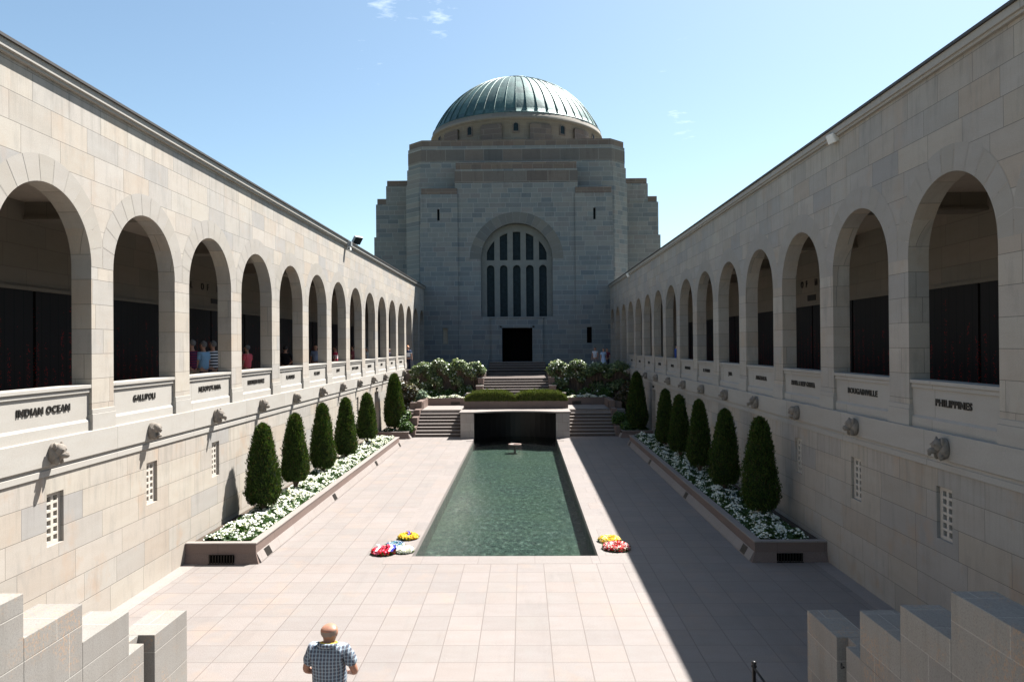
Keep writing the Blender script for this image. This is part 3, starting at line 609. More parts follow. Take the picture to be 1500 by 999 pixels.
# drum
drum = MB(); drum.lathe([(7.42, 20.6), (7.42, 22.55), (7.50, 22.58), (7.56, 22.66), (7.56, 22.78), (7.46, 22.86), (7.42, 23.16), (7.25, 23.2)], 0, 66, 96)
dr = drum.build('drum', stone('drum sandstone', [(.36, .33, .28), (.31, .29, .26), (.39, .35, .30)], 1.2, .33, mort=.012, mcol=(.42, .40, .36), seed=61.), hall)
dr.data.polygons.foreach_set('use_smooth', [True]*len(dr.data.polygons))
for i in range(12):
    a = radians(30*i)
    if cos(a) < -.1: continue
    ca, sa = cos(a), sin(a)
    def P(t, rr, z): return (rr*sa+t*ca, 66-rr*ca+t*sa, z)
    q = MB(); pts = [(-.19, 21.62), (.19, 21.62)]+[(cos(pi*j/10)*.19, 22.08+sin(pi*j/10)*.19) for j in range(11)]
    q.plate(pts, [], 7.40, 7.45, lambda u_, v_, d: P(u_, d, v_)); q.build('drum_window', M_GLASSD, hall)
    q = MB(); q.plate([(-.27, 21.5), (.27, 21.5)]+[(cos(pi*j/10)*.27, 22.06+sin(pi*j/10)*.27) for j in range(11)], [pts], 7.41, 7.475, lambda u_, v_, d: P(u_, d, v_)); q.build('drum_window_frame', M_HALLC, hall)
    a2 = a+radians(15); q = MB(); n = 8; aw = radians(6.6)
    for (r1, z0, z1, e) in ((7.62, 20.65, 22.12, 0), (7.55, 22.12, 22.24, -.01)):
        q.lathe([(7.3, z0), (r1, z0), (r1, z1), (7.3, z1)], 0, 66, n, a2-aw-e, a2+aw+e)
    q.build('drum_panel', M_HALLC, hall)
# dome
RB, RISE = 7.34, 4.88; RS = (RB*RB+RISE*RISE)/(2*RISE); ZC = 23.2+RISE-RS; A0 = math.asin(RB/RS)
prof = [(7.44, 23.13), (7.44, 23.2)]+[(RS*sin(A0*(1-i/22)), ZC+RS*cos(A0*(1-i/22))) for i in range(0, 20)]
dm = thing('dome', (0, 66, 23.2)); dm.parent = hall; dm.location = Vector((0, 66, 23.2))-wloc(hall)
m = MB(); m.lathe(prof, 0, 66, 104); m.build('copper_sheets', M_COPPER, dm, True)
m = MB()
for i in range(52):
    a = 2*pi*i/52; pts = [((RS+.03)*sin(A0*(1-t/20))*sin(a), 66-(RS+.03)*sin(A0*(1-t/20))*cos(a), ZC+(RS+.03)*cos(A0*(1-t/20))) for t in range(0, 18)]
    m.tube(pts, .034, 5)
m.build('seam', M_COPPER, dm)
rt = RS*sin(A0*(1-17.2/20)); m = MB(); zt = ZC+RS*cos(A0*(1-17.2/20)); m.lathe([(rt+.10, zt-.04), (rt+.18, zt+.10), (rt+.12, zt+.20), (rt-.4, zt+.30), (.05, zt+.44), (0, zt+.44)], 0, 66, 40); m.build('dome_cap', simple('dark copper cap', (.03, .045, .042), .5, .5), dm, True)

# ------------------------------------------------------------------ terrace, steps, garden walls
m = MB(); m.box(-7.2, 7.2, 46.6, HY, 1.5, TER-.30); m.box(-7.2, -2.0, 46.6, 57, 2.6, TER); m.box(2.0, 7.2, 46.6, 57, 2.6, TER); m.box(-2.0, 2.0, 52.3, 57, 2.6, TER)
tag(m.build('terrace', M_STEP), kind='structure')
def stairs(name, x0, x1, ys, zs, h, t, n, label, mat=M_STEP, back=0.):
    b = MB()
    for i in range(n):
        y = ys+i*t; b.box(x0, x1, y, ys+n*t+back, zs+i*h-.001, zs+(i+1)*h-.035); b.box(x0, x1, y-.022, ys+n*t+back, zs+(i+1)*h-.035, zs+(i+1)*h, 1)
    return tag(b.build(name, [mat, M_GRANF], bevel=.005), label, 'steps')
m = MB(); m.box(-6.0, 6.0, 40.84, 44.4, -.3, 1.2); tag(m.build('landing', M_GRANF), kind='structure')
stairs('stone_steps', -5.2, -2.8, 38.7, 0, .15, .306, 8, 'sunlit lower flight of granite steps left of the pool wall')
stairs('stone_steps', 2.8, 5.2, 38.7, 0, .15, .306, 8, 'shaded lower flight of granite steps right of the pool wall')
stairs('stone_steps', -2.0, 2.0, 43.8, 1.2, .15, .29, 10, 'central upper flight of granite steps behind the clipped hedge')
stairs('stone_steps', -2.0, 2.0, 52.0, 2.70, .15, .3, 2, 'two shallow granite steps crossing the shaded terrace')
stairs('stone_steps', -2.1, 2.1, 55.1, TER, .165, .32, 3, 'short flight of steps up to the dark hall doorway', back=.25)
# flank walls stepping beside the lower flights; garden retaining walls; bed walls
for sx, nm in ((-1, 'left'), (1, 'right')):
    b = MB(); b.box(sx*5.2, sx*5.46, 38.62, 39.5, 0, .52)
    for (y0_, y1_, z) in ((39.4, 40.3, .95), (40.3, 41.25, 1.28), (41.25, 43.9, 1.66)): b.box(sx*5.2, sx*5.5, y0_, y1_, 0, z)
    for (y0_, z) in ((39.5, .52), (40.5, 1.06), (41.5, 1.58)): b.box(sx*5.2-sx*.0, sx*5.9, y0_, y0_+.35, 0, z)
    tag(b.build('stair_wall', M_GRAN, bevel=.008), 'stepped granite wall at the outer side of the %s lower flight' % nm, 'stair wall', 'walls beside the stairs')
    rw = thing('retaining_wall', (sx*4.6, 46.6, 1.2), 'granite retaining wall behind the %s upper planting, stepping down beside the stairs' % nm, 'retaining wall', 'garden retaining walls')
    b = MB(); b.box(sx*2.0, sx*7.02, 46.45, 46.8, 1.2, 3.20); b.box(sx*2.0, sx*2.35, 45.6, 46.45, 1.2, 2.72); b.box(sx*2.0, sx*2.42, 44.9, 45.6, 1.2, 2.27); b.box(sx*2.0, sx*2.95, 44.2, 44.9, 1.2, 1.86); b.build('wall', M_GRAN, rw, bevel=.006)
    b = MB(); b.box(sx*1.98, sx*7.0, 46.42, 46.85, 3.20, 3.26); b.box(sx*1.98, sx*2.37, 45.57, 46.42, 2.72, 2.77); b.box(sx*1.98, sx*2.44, 44.87, 45.57, 2.27, 2.32); b.box(sx*1.98, sx*2.97, 44.17, 44.87, 1.86, 1.91); b.build('coping', M_GRANF, rw, bevel=.005)
    bw_ = thing('garden_bed_wall', (sx*4, 44.2, 1.2), 'low granite bed wall on the %s landing edged with white flowers' % nm, 'garden wall', 'low bed walls on the landing')
    b = MB(); b.box(sx*2.95, sx*5.45, 44.2, 44.42, 1.2, 1.64); b.build('wall', M_GRAN, bw_, bevel=.006)
    b = MB()
    for i in range(9): b.box(sx*3.6+i*.06-.27, sx*3.6+i*.06-.23, 44.185, 44.2, 1.26, 1.42)
    b.box(sx*3.6-.3, sx*3.6+.3, 44.19, 44.2, 1.24, 1.26); b.build('vent', M_DARKM, bw_)
    b = MB(); b.box(sx*2.4, sx*7.0, 44.4, 46.45, 1.1, 1.55); tag(b.build('garden_soil', M_SOIL), kind='structure')
    b = MB(); b.box(sx*5.46, sx*7.02, 38.1, 44.4, 0, .32); tag(b.build('garden_soil', M_SOIL), kind='structure')
# pool head: pylons, dark niche, slab, trough, hedge
ph = thing('pool_head', (0, 39, 0), 'granite wall at the far pool end with two pylons around a black niche', 'fountain wall')
for sx in (-1, 1):
    b = MB(); b.box(sx*2.1, sx*2.8, 38.1, 41.3, -.6, 1.27); b.build('pylon', M_PYL, ph, bevel=.006)
b = MB(); nseg = 16
cv = [(-2.1+4.2*i/nseg, 38.9+1.15*(1-(( -2.1+4.2*i/nseg)/2.1)**2)) for i in range(nseg+1)]
for (a, b2) in zip(cv, cv[1:]): b.quadf([(a[0], a[1], -.62), (b2[0], b2[1], -.62), (b2[0], b2[1], 1.27), (a[0], a[1], 1.27)])
b.box(-2.1, -2.09, 38.12, 39.0, -.6, 1.27); b.box(2.09, 2.1, 38.12, 39.0, -.6, 1.27); b.build('niche', M_BLACK, ph)
slabp = [(-2.86, 38.06), (-2.1, 38.06)]+[(-2.1+4.2*i/16, 38.06+.62*(1-((-2.1+4.2*i/16)/2.1)**2)) for i in range(1, 16)]+[(2.1, 38.06), (2.86, 38.06), (2.86, 41.4), (-2.86, 41.4)]
b = MB(); b.prism(slabp, 1.27, 1.34); b.build('slab', M_GRANF, ph, bevel=.004)
tr = thing('planting_trough', (0, 40.6, 1.34), 'long granite trough standing on the wall above the black niche', 'planter')
b = MB(); b.box(-2.78, 2.84, 40.0, 40.16, 1.34, 1.76); b.box(-2.78, 2.84, 41.1, 41.26, 1.34, 1.76); b.box(-2.78, -2.62, 40.16, 41.1, 1.34, 1.76); b.box(2.68, 2.84, 40.16, 41.1, 1.34, 1.76); b.build('trough_wall', M_GRAN, tr, bevel=.006)
b = MB(); b.box(-2.62, 2.68, 40.16, 41.1, 1.34, 1.70); b.build('soil', M_SOIL, tr)
rs = np.random.RandomState(5)
def hedge(x0, x1, y0, y1, z0, h, n, rs):
    X = rs.uniform(x0, x1, n); Yv = rs.uniform(y0, y1, n); ctr = (x0+x1)/2; hw = (x1-x0)/2; hy = (y1-y0)/2; cy = (y0+y1)/2
    prof_ = np.sqrt(np.clip(1-np.abs((X-ctr)/hw)**3, 0, 1))*np.sqrt(np.clip(1-((Yv-cy)/hy)**4, 0.02, 1))
    wav = .84+.09*np.sin(X*7.3)*np.sin(Yv*6+1)+.07*np.sin(X*17+Yv*9)+.05*np.sin(X*31-Yv*14); Zt = z0+h*prof_*wav
    Zv = Zt-np.abs(rs.normal(0, .05, n))*1.5; side = rs.rand(n) < .3; Zv[side] = z0+(Zt[side]-z0)*rs.rand(side.sum()); Yv[side] = y0+rs.uniform(-.05, .03, side.sum())
    Zv = np.maximum(Zv, z0-.02); Nn = np.stack([rs.normal(0, .6, n), -np.abs(rs.normal(.3, .5, n)), np.full(n, .9)], 1)
    Pp = np.stack([X, Yv, Zv], 1)
    # upright needle-like shoots
    d = rs.normal(0, .35, (n, 3)); d[:, 2] = 1; d /= np.linalg.norm(d, axis=1)[:, None]; s = rs.normal(0, 1, (n, 3)); s -= (s*d).sum(1)[:, None]*d; s /= np.linalg.norm(s, axis=1)[:, None]
    L = rs.uniform(.05, .17, n)[:, None]; wd = rs.uniform(.006, .013, n)[:, None]
    V = np.stack([Pp-s*wd, Pp+s*wd, Pp+d*L+s*wd*.3, Pp+d*L-s*wd*.3], 1).reshape(-1, 3); return V, np.arange(n*4).reshape(n, 4)
for (x0, x1, lab) in ((-2.72, .02, 'left half of the rounded green hedge growing in the granite trough'), (-.10, 2.80, 'right half of the rounded green hedge growing in the granite trough')):
    hg = thing('hedge', ((x0+x1)/2, 40.6, 1.7), lab, 'hedge', 'hedge plants in the trough')
    V, Fc = hedge(x0, x1, 40.03, 41.18, 1.72, .58, 24000, rs); rawmesh('foliage', V, Fc, L_HDG, hg)
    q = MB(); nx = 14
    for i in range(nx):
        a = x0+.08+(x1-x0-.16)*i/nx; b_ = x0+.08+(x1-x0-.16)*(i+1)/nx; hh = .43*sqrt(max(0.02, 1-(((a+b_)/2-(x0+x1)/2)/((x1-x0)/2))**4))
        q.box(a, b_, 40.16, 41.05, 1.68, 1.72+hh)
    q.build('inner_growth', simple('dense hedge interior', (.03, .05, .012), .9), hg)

# ------------------------------------------------------------------ planters along the cloisters
def planter(sx, yy0, yy1, label, grp, zt=.45):
    pl = thing('planter', (sx*6.2, (yy0+yy1)/2, 0), label, 'planter', grp)
    b = MB(); b.profile([(5.352, 0.0), (5.352, .03), (5.45, .215), (5.48, .215), (5.48, 0)], yy0+.03, yy1, sx); b.build('plinth', M_GRANF, pl)
    b = MB(); b.profile([(5.46, 0.0), (5.46, zt-.03), (5.62, zt-.03), (5.62, 0)], yy0+.001, yy1, sx)
    # front end, battered
    n_ = [(sx*5.38, yy0-.07, 0), (sx*7.03, yy0-.07, 0), (sx*7.03, yy0, .21), (sx*5.46, yy0, .21)]
    b.quadf(n_); b.quadf([(sx*5.46, yy0, .21), (sx*7.03, yy0, .21), (sx*7.03, yy0, zt-.03), (sx*5.46, yy0, zt-.03)])
    b.quadf([(sx*5.38, yy0-.07, 0), (sx*5.46, yy0, .21), (sx*5.46, yy0+.1, .21), (sx*5.38, yy0+.1, 0)])
    b.box(sx*5.62, sx*7.02, yy0+.005, yy0+.16, 0, zt-.03)
    b.box(sx*5.47, sx*7.02, yy1-.15, yy1, 0, zt-.03)
    b.build('wall', M_GRAN, pl, fix=True)
    b = MB(); b.box(sx*5.445, sx*5.63, yy0-.015, yy1+.01, zt-.03, zt); b.box(sx*5.63, sx*7.02, yy0-.015, yy0+.15, zt-.03, zt); b.box(sx*5.63, sx*7.02, yy1-.14, yy1+.01, zt-.03, zt); b.build('coping', M_GRANF, pl, bevel=.004)
    b = MB(); b.box(sx*5.62, sx*7.02, yy0+.15, yy1-.15, 0, zt-.08); b.build('soil', M_SOIL, pl)
    if yy1-yy0 > 8:
        g = MB()
        xa, xb = (5.92, 6.48)
        g.box(sx*xa, sx*xb, yy0-.06, yy0-.05, .02, .20, 0)
        for i in range(9): x = xa+.03+i*(xb-xa-.06)/8; g.box(sx*x-.008, sx*x+.008, yy0-.085, yy0-.06, .02, .19, 1)
        g.box(sx*(xa-.01), sx*(xb+.01), yy0-.09, yy0-.045, .0, .022, 1)
        g.build('vent', [M_VOID, M_DARKM], pl)
        for yv in (16.9, 22.9, 29.4, 34.9):
            g = MB()
            g.profile([(5.350, .035), (5.436, .20), (5.47, .20), (5.40, .035)], yv-.17, yv+.17, sx)
            g.build('vent', M_DARKM, pl)
    return pl
planter(-1, 16.3, 35.2, 'long sunlit granite planter full of white flowers along the left wall', 'long planters along the cloister walls')
planter(1, 16.3, 35.4, 'long shaded granite planter full of white flowers along the right wall', 'long planters along the cloister walls')
planter(-1, 38.0, 38.6, 'short granite planter edge below the tall cypress beside the left steps', 'short planters beside the steps', .36)
planter(1, 38.0, 38.6, 'short granite planter edge below the tall cypress beside the right steps', 'short planters beside the steps', .36)
def flowerbed(name, x0, x1, y0, y1, z, nl, nf, h, label, seed, fs=.05):
    rs = np.random.RandomState(seed)
    def field(n, up):
        X = rs.uniform(x0, x1, n); Yv = rs.uniform(y0, y1, n)
        hh = h*(.62+.38*np.sin(X*5.1+Yv*2.3)*np.sin(Yv*3.7-X*2.0)); edge = np.minimum.reduce([X-x0, x1-X, Yv-y0, y1-Yv]); hh = hh*np.clip(.45+edge*4, 0, 1)
        return X, Yv, z+hh*up
    X, Yv, Zv = field(nl, rs.uniform(.15, .95, nl)); Pl = np.stack([X, Yv, Zv], 1)
    lv = leaves(Pl, np.tile([0, 0, 1.], (nl, 1)), rs.uniform(.05, .10, nl), rs, 1.4, .8)
    # blossoms in clumps: keep where a noise field is high
    X, Yv, Zv = field(nf*2, rs.uniform(.70, 1.12, nf*2)); k = (np.sin(X*9+Yv*4)*np.sin(Yv*7.3-X*5)+rs.normal(0, .45, nf*2)) > .22
    X, Yv, Zv = X[k][:nf], Yv[k][:nf], Zv[k][:nf]; n = len(X); Pf = np.stack([X, Yv, Zv], 1)
    f1 = leaves(Pf, np.tile([0, -.25, 1.], (n, 1)), rs.uniform(fs*.8, fs*1.3, n), rs, 1.05, .35, .15)
    f2 = leaves(Pf+rs.normal(0, .008, (n, 3)), np.tile([0, -.25, 1.], (n, 1)), rs.uniform(fs*.8, fs*1.2, n), rs, 1.05, .5, .3)
    V, Fc, mi = cat(lv, f1, f2); mi = np.minimum(mi, 1)
    return tag(rawmesh(name, V, Fc, [L_BED, L_WHT], None, mi=mi), label, 'flowers', None, 'stuff')
flowerbed('white_flowers', -6.72, -5.66, 16.55, 35.0, .37, 30000, 10500, .27, 'white bedding flowers and green leaves filling the sunlit left planter', 1, .058)
flowerbed('white_flowers', 5.66, 6.72, 16.55, 35.2, .37, 30000, 9500, .27, 'white bedding flowers and green leaves filling the shaded right planter', 2, .055)
flowerbed('white_flowers', -5.4, -2.98, 44.22, 44.62, 1.58, 1500, 1700, .22, 'row of white flowers on the bed wall above the left landing', 3, .07)
flowerbed('white_flowers', 2.98, 5.4, 44.22, 44.62, 1.58, 1500, 1700, .22, 'row of white flowers on the bed wall above the right landing', 4, .07)
flowerbed('ground_plants', -6.9, -5.5, 38.2, 38.75, .3, 900, 60, .25, 'low mixed plants at the foot of the left tall cypress', 5)
flowerbed('ground_plants', 5.5, 6.9, 38.2, 38.75, .3, 900, 40, .25, 'low mixed plants at the foot of the right tall cypress', 6)

# ------------------------------------------------------------------ cypresses
def cyp_mesh(seed, rad, hgt, n, lsize, ragged=.03):
    rs = np.random.RandomState(seed)
    def R(t):   # t in 0..1 from bottom of foliage to tip
        return rad*np.minimum(1, .70+2.2*t)*np.where(t < .14, 1, (1-np.clip((t-.14)/.86, 0, 1)**1.45*.74))*np.sqrt(np.clip((1-t)/.07, 0, 1))
    t = rs.rand(n)**1.0; a = rs.uniform(0, 2*pi, n)
    lump = 1+.06*np.sin(3*a+t*9+seed)+.05*np.sin(7*a-t*17+seed)+.03*np.sin(13*a+t*31+2*seed)
    r = R(t)*lump*(1-np.abs(rs.normal(0, .05, n)))+rs.normal(0, ragged, n)*(R(t) > .05)
    z = t*hgt
    P = np.stack([r*np.cos(a), r*np.sin(a), z], 1); Nn = np.stack([np.cos(a), np.sin(a), np.full(n, .45)], 1)
    # upright sprays
    d = Nn*.55+rs.normal(0, .35, (n, 3)); d[:, 2] += .9; d /= np.linalg.norm(d, axis=1)[:, None]
    s = rs.normal(0, 1, (n, 3)); s -= (s*d).sum(1)[:, None]*d; s /= np.linalg.norm(s, axis=1)[:, None]
    L = (rs.uniform(.7, 1.5, n)*lsize)[:, None]; w_ = (rs.uniform(.3, .5, n)*lsize)[:, None]
    V = np.stack([P-s*w_*.6, P+s*w_, P+d*L, P-s*w_*.2+d*L*.6], 1).reshape(-1, 3)
    return V, np.arange(n*4).reshape(n, 4), R
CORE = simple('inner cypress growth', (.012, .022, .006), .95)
def cypress(x, y, ztop, wid, seed, label, zbot=.66, n=15000, zs=.42, ls=.05, group='cone-shaped clipped cypresses in the planters', lean=0.):
    _r = np.random.RandomState(seed*5); wid *= _r.uniform(.93, 1.03); zbot += _r.uniform(-.05, .10); lean = _r.uniform(-.02, .02)
    o = thing('cypress_tree', (x, y, zs), label, 'tree', group)
    V, Fc, Rf = cyp_mesh(seed, wid/2, ztop-zbot, n, ls); V[:, 2] += zbot-zs; V[:, 0] += lean*V[:, 2]
    rawmesh('crown', V, Fc, L_CYP, o, local=True)
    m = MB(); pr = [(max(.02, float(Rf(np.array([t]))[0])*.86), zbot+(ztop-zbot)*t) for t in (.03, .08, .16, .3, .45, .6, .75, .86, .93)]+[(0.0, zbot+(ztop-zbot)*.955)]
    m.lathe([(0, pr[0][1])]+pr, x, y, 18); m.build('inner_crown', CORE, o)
    m = MB(); m.tube([(x, y, zs-.02), (x+.02, y, zs+.3), (x, y, zbot+.6)], [.055, .045, .03], 8)
    for k in range(4):
        a = 1.3*k+seed; m.tube([(x, y, zs+.05), (x+cos(a)*.1, y+sin(a)*.1, zs+.3), (x+cos(a)*.2, y+sin(a)*.2, zbot+.35)], [.03, .024, .012], 6)
    m.build('trunk', M_BARK, o); return o
ordn = ['nearest', 'second', 'third', 'fourth', 'fifth']
LT = [(-6.38, 19.42, 2.74, .88), (-6.38, 22.12, 2.75, .82), (-6.38, 25.2, 2.81, .84), (-6.38, 28.5, 2.77, .86), (-6.36, 32.2, 2.71, .83)]
RT = [(6.3, 18.53, 2.91, .86), (6.3, 21.86, 2.82, .87), (6.3, 24.9, 2.87, .78), (6.3, 28.05, 2.82, .80), (6.3, 30.9, 2.86, .76)]
for i, (x, y, z, wd) in enumerate(LT): cypress(x, y, z, wd, 10+i, 'sunlit clipped cypress, %s from the viewer in the left planter' % ordn[i], n=int(15000-1500*i), ls=.048+.003*i)
for i, (x, y, z, wd) in enumerate(RT): cypress(x, y, z, wd, 20+i, 'shaded clipped cypress, %s from the viewer in the right planter' % ordn[i], n=int(15000-1500*i), ls=.048+.003*i)
cypress(-6.3, 38.9, 3.28, 1.08, 31, 'tall shaggy cypress at the foot of the left steps', .45, 11000, .3, .075, 'tall cypresses beside the steps')
cypress(6.3, 38.5, 3.28, 1.02, 32, 'tall dark cypress at the foot of the right steps', .45, 11000, .3, .075, 'tall cypresses beside the steps')

# ------------------------------------------------------------------ shrubs
def shrub(name, x, y, z, clumps, n, size, mat, label, catg='shrub', group=None, seed=0, flat=.5, white=0):
    """clumps: list of (dx,dy,dz,rx,ry,rz)"""
    rs = np.random.RandomState(seed+100); o = thing(name, (x, y, z), label, catg, group); Vs = []; vol = np.array([c[3]*c[4]*c[5] for c in clumps])**.67; vol = vol/vol.sum()
    for c, vf in zip(clumps, vol):
        k = int(n*vf); u = rs.normal(0, 1, (k, 3)); u /= np.linalg.norm(u, axis=1)[:, None]; rr = rs.uniform(.55, 1.05, k)[:, None]
        P = u*rr*np.array(c[3:6])+np.array(c[:3])+rs.normal(0, .03, (k, 3)); N_ = u*.6; N_[:, 2] += flat
        Vs.append(leaves(P, N_, rs.uniform(.6, 1.3, k)*size, rs, 1.5, .45))
    V, Fc, _ = cat(*Vs); mi = None; mats = [mat]
    if white:
        mi = (rs.rand(len(Fc)) < white).astype(int); mats = [mat, L_WHT]
    rawmesh('foliage', V, Fc, mats, o, local=True, mi=mi)
    m = MB()
    for i, c in enumerate(clumps):
        a = Vector((x+c[0]*.25, y+c[1]*.25, z-.05)); b_ = Vector((x+c[0], y+c[1], z+c[2])); mid = (a+b_)/2+Vector((rs.normal(0, .05), rs.normal(0, .05), .05)); m.tube([a, mid, b_], [.035, .025, .01], 6)
        for q in range(3):
            e = b_+Vector((rs.normal(0, c[3]*.5), rs.normal(0, c[4]*.5), abs(rs.normal(0, c[5]*.5)))); m.tube([mid, (mid+e)/2+Vector((0, 0, .04)), e], [.016, .012, .005], 5)
    m.build('branches', M_BARK, o); return o
G1 = 'leafy shrubs in the upper garden beds'
def tallshrub(x, w_, top, seed, label, mat=L_SHR, n=5200, size=.10, y=45.95, white=.06, z=1.5):
    rs = np.random.RandomState(seed); cl = []; H = top-z
    for i in range(7): u_ = (i-3)/3.; cl.append((u_*.42*w_, rs.uniform(-.2, .2), H*(.86-.16*u_*u_)+rs.uniform(-.14, .04)-.12, w_*.24, .34, .27))
    for i in range(4): cl.append((rs.uniform(-.48, .48)*w_, rs.uniform(-.35, .1), H*rs.uniform(.2, .66), w_*.22, .25, .30))
    return shrub('garden_shrub', x, y, z, cl, n, size, mat, label, 'shrub', G1, seed, white=white)
tallshrub(-5.75, 1.25, 4.0, 1, 'pale flowering shrub at the far left end of the terrace wall')
tallshrub(-4.75, 1.1, 4.22, 2, 'tallest pale shrub in the left bed, near its middle')
tallshrub(-3.55, 1.2, 4.18, 3, 'broad light green shrub rising over the left terrace wall')
tallshrub(-2.55, 1.0, 4.05, 4, 'light green shrub in the left bed next to the central stairs')
tallshrub(2.6, 1.1, 4.05, 5, 'rounded light green shrub in the right bed next to the central stairs')
tallshrub(3.75, 1.15, 4.1, 6, 'sunlit pale shrub in the right bed with leaves hanging over the wall')
tallshrub(5.05, 1.3, 3.9, 7, 'dark shaded shrub in the middle of the right bed', white=.02)
tallshrub(6.3, 1.3, 4.0, 8, 'dark shaded shrub at the right end of the terrace wall', white=.02)
for i, (x, lab) in enumerate(((-5.2, 'low bushy plant in the left bed below the flowering shrubs, outermost'), (-4.1, 'low bushy plant in the middle of the left bed'), (-3.1, 'low bright leafed plant in the left bed near the stairs'), (3.1, 'low bright leafed plant in the right bed near the stairs'), (4.2, 'low dark plant in the middle of the right bed'), (5.4, 'low dark plant in the right bed, outermost'))):
    shrub('low_shrub', x, 45.25, 1.5, [(-.25, 0, .28, .28, .2, .22), (.2, 0, .3, .3, .2, .25), (0, .1, .42, .25, .2, .2)], 700, .10, L_GRN, lab, 'shrub', 'low plants in the upper beds', 40+i, white=.05)
shrub('reddish_shrub', -6.2, 42.6, .3, [(0, 0, 1.5, .45, .4, .5), (.25, -.1, 1.9, .35, .3, .35), (-.3, .1, 2.1, .3, .3, .35), (.1, -.2, .9, .4, .35, .4), (.35, -.2, .55, .35, .3, .3)], 2600, .10, L_RED, 'loose reddish leafed shrub between the left tall cypress and the upper steps', 'shrub', None, 51, white=.10)
shrub('silver_shrub', -5.65, 43.2, 1.2, [(0, 0, .45, .35, .3, .3), (.2, 0, .7, .28, .25, .25)], 900, .09, colmat('silver leaves', (.22, .30, .20), (.14, .22, .13), (.30, .36, .27)), 'pale silvery shrub above the left stair wall', 'shrub', None, 52)
shrub('fern_bush', -5.75, 38.55, .3, [(0, 0, .3, .38, .3, .28), (.22, .05, .18, .28, .25, .22), (-.1, .2, .62, .28, .28, .26), (.1, .35, .85, .2, .2, .2)], 2400, .075, L_GRN, 'bright green ferny bush spilling over the left short planter', 'bush', None, 53)
shrub('fern_bush', 5.85, 38.55, .3, [(0, 0, .25, .4, .3, .25), (.3, .05, .2, .3, .25, .22)], 1900, .075, L_GRN, 'dark green ferny bush in the right short planter beside the cypress', 'bush', None, 54)
shrub('rounded_bush', 5.5, 39.3, .5, [(0, 0, .45, .36, .3, .26), (-.2, 0, .3, .2, .25, .2)], 1300, .075, L_GRN, 'rounded green bush leaning over the right stair wall', 'bush', None, 55)
shrub('dark_shrub', 6.1, 42.0, .3, [(0, 0, 1.4, .5, .4, .5), (.2, -.1, 1.95, .4, .3, .4), (-.2, .1, .8, .5, .4, .4)], 2200, .10, L_RED, 'dark shaded shrub between the right tall cypress and the upper steps', 'shrub', None, 56, white=.01)

# distant wooded hill and its trees
hb = bmesh.new(); nx, ny = 60, 24
vs = [[hb.verts.new((60+i*14, 560+j*26, -3+118*math.exp(-((60+i*14-330)/210)**2)*min(1, j/9)*(1+.05*noise.noise(Vector((i*.4, j*.4, 0)))))) for i in range(nx)] for j in range(ny)]
for j in range(ny-1):
    for i in range(nx-1): hb.faces.new((vs[j][i], vs[j][i+1], vs[j+1][i+1], vs[j+1][i]))
me = bpy.data.meshes.new('hill'); hb.to_mesh(me); hb.free(); me.materials.append(simple('scrub covered hillside', (.055, .07, .04), .95, 0, .4, .08)); ho = bpy.data.objects.new('hill', me); COL.objects.link(ho); tag(ho, kind='structure')
def bigtree(x, y, z, h, seed, label):
    rs = np.random.RandomState(seed); o = thing('gum_tree', (x, y, z), label, 'tree', 'trees beyond the cloister'); Vs = []
    m = MB(); m.tube([(x, y, z), (x+.3, y, z+h*.3), (x, y+.2, z+h*.6)], [.5, .36, .2], 8)
    for i in range(11):
        a = rs.uniform(0, 2*pi); r = rs.uniform(.5, .26*h); c = np.array([r*cos(a), r*sin(a), h*rs.uniform(.5, .9)])
        m.tube([(x, y, z+h*.35), (x+c[0]*.5, y+c[1]*.5, z+c[2]*.8), (x+c[0], y+c[1], z+c[2])], [.22, .14, .05], 6)
        k = 600; u = rs.normal(0, 1, (k, 3)); u /= np.linalg.norm(u, axis=1)[:, None]; P = u*rs.uniform(.5, 1.05, k)[:, None]*np.array([h*.12, h*.12, h*.09])+c; Vs.append(leaves(P, u, rs.uniform(.3, .6, k), rs, 1.6, .6))
    m.build('trunk', M_BARK, o); V, Fc, _ = cat(*Vs); rawmesh('crown', V, Fc, L_HILL, o, local=True)
bigtree(25.0, 112, -.9, 18.6, 71, 'bluish green tree top showing between the hall and the right cloister roof')

# ------------------------------------------------------------------ foreground stepped walls, stanchion
def forewall(sx, label, As):
    w_ = thing('stair_balustrade', (sx*4, 7, 0), label, 'balustrade', 'stepped balustrade walls in the foreground')
    x0, x1 = sx*(3.8 if sx < 0 else 3.87), sx*4.23
    (ya0, ya1, za), (yb0, yb1, zb), (yc0, yc1, zc), (yd0, yd1, zd) = As
    b = MB(); nz = ya0+.0
    b.box(x0, x1, ya0+.24, ya1, 0, za); b.box(sx*3.83+sx*.16, x1, ya0, ya0+.24, 0, za-.0)     # end block with a vertical groove
    b.box(x0, x1, yb0-.0, yb1, 0, zb) if False else None
    b.box(x0, x1, yb0, ya0-.001, 0, za+.0); b.box(x0, x1, yb0, yb1, za, zb); b.box(x0, x1, yc0, yc1, 0, zc) ; b.box(x0, x1, yd0, yd1, 0, zd)
    b.build('wall', M_FORE, w_, bevel=.006)
    r = MB(); r.tube([(sx*3.87, ya0+.12, za-.24), (sx*3.84, ya0+.04, za-.25), (sx*3.84, ya0-.01, za-.22)], .012, 6); r.build('hook', M_IRON, w_)
    return w_
forewall(-1, 'weathered stepped stone balustrade at the lower left, sunlit with orange lichen', [(8.25, 9.31, 1.46), (7.1, 7.94, 1.93), (6.26, 7.099, 2.30), (3.5, 6.259, 2.68)])
forewall(1, 'weathered stepped stone balustrade at the lower right, in shade', [(8.0, 9.09, 1.52), (6.85, 7.67, 2.02), (6.04, 6.849, 2.36), (3.5, 6.039, 2.75)])
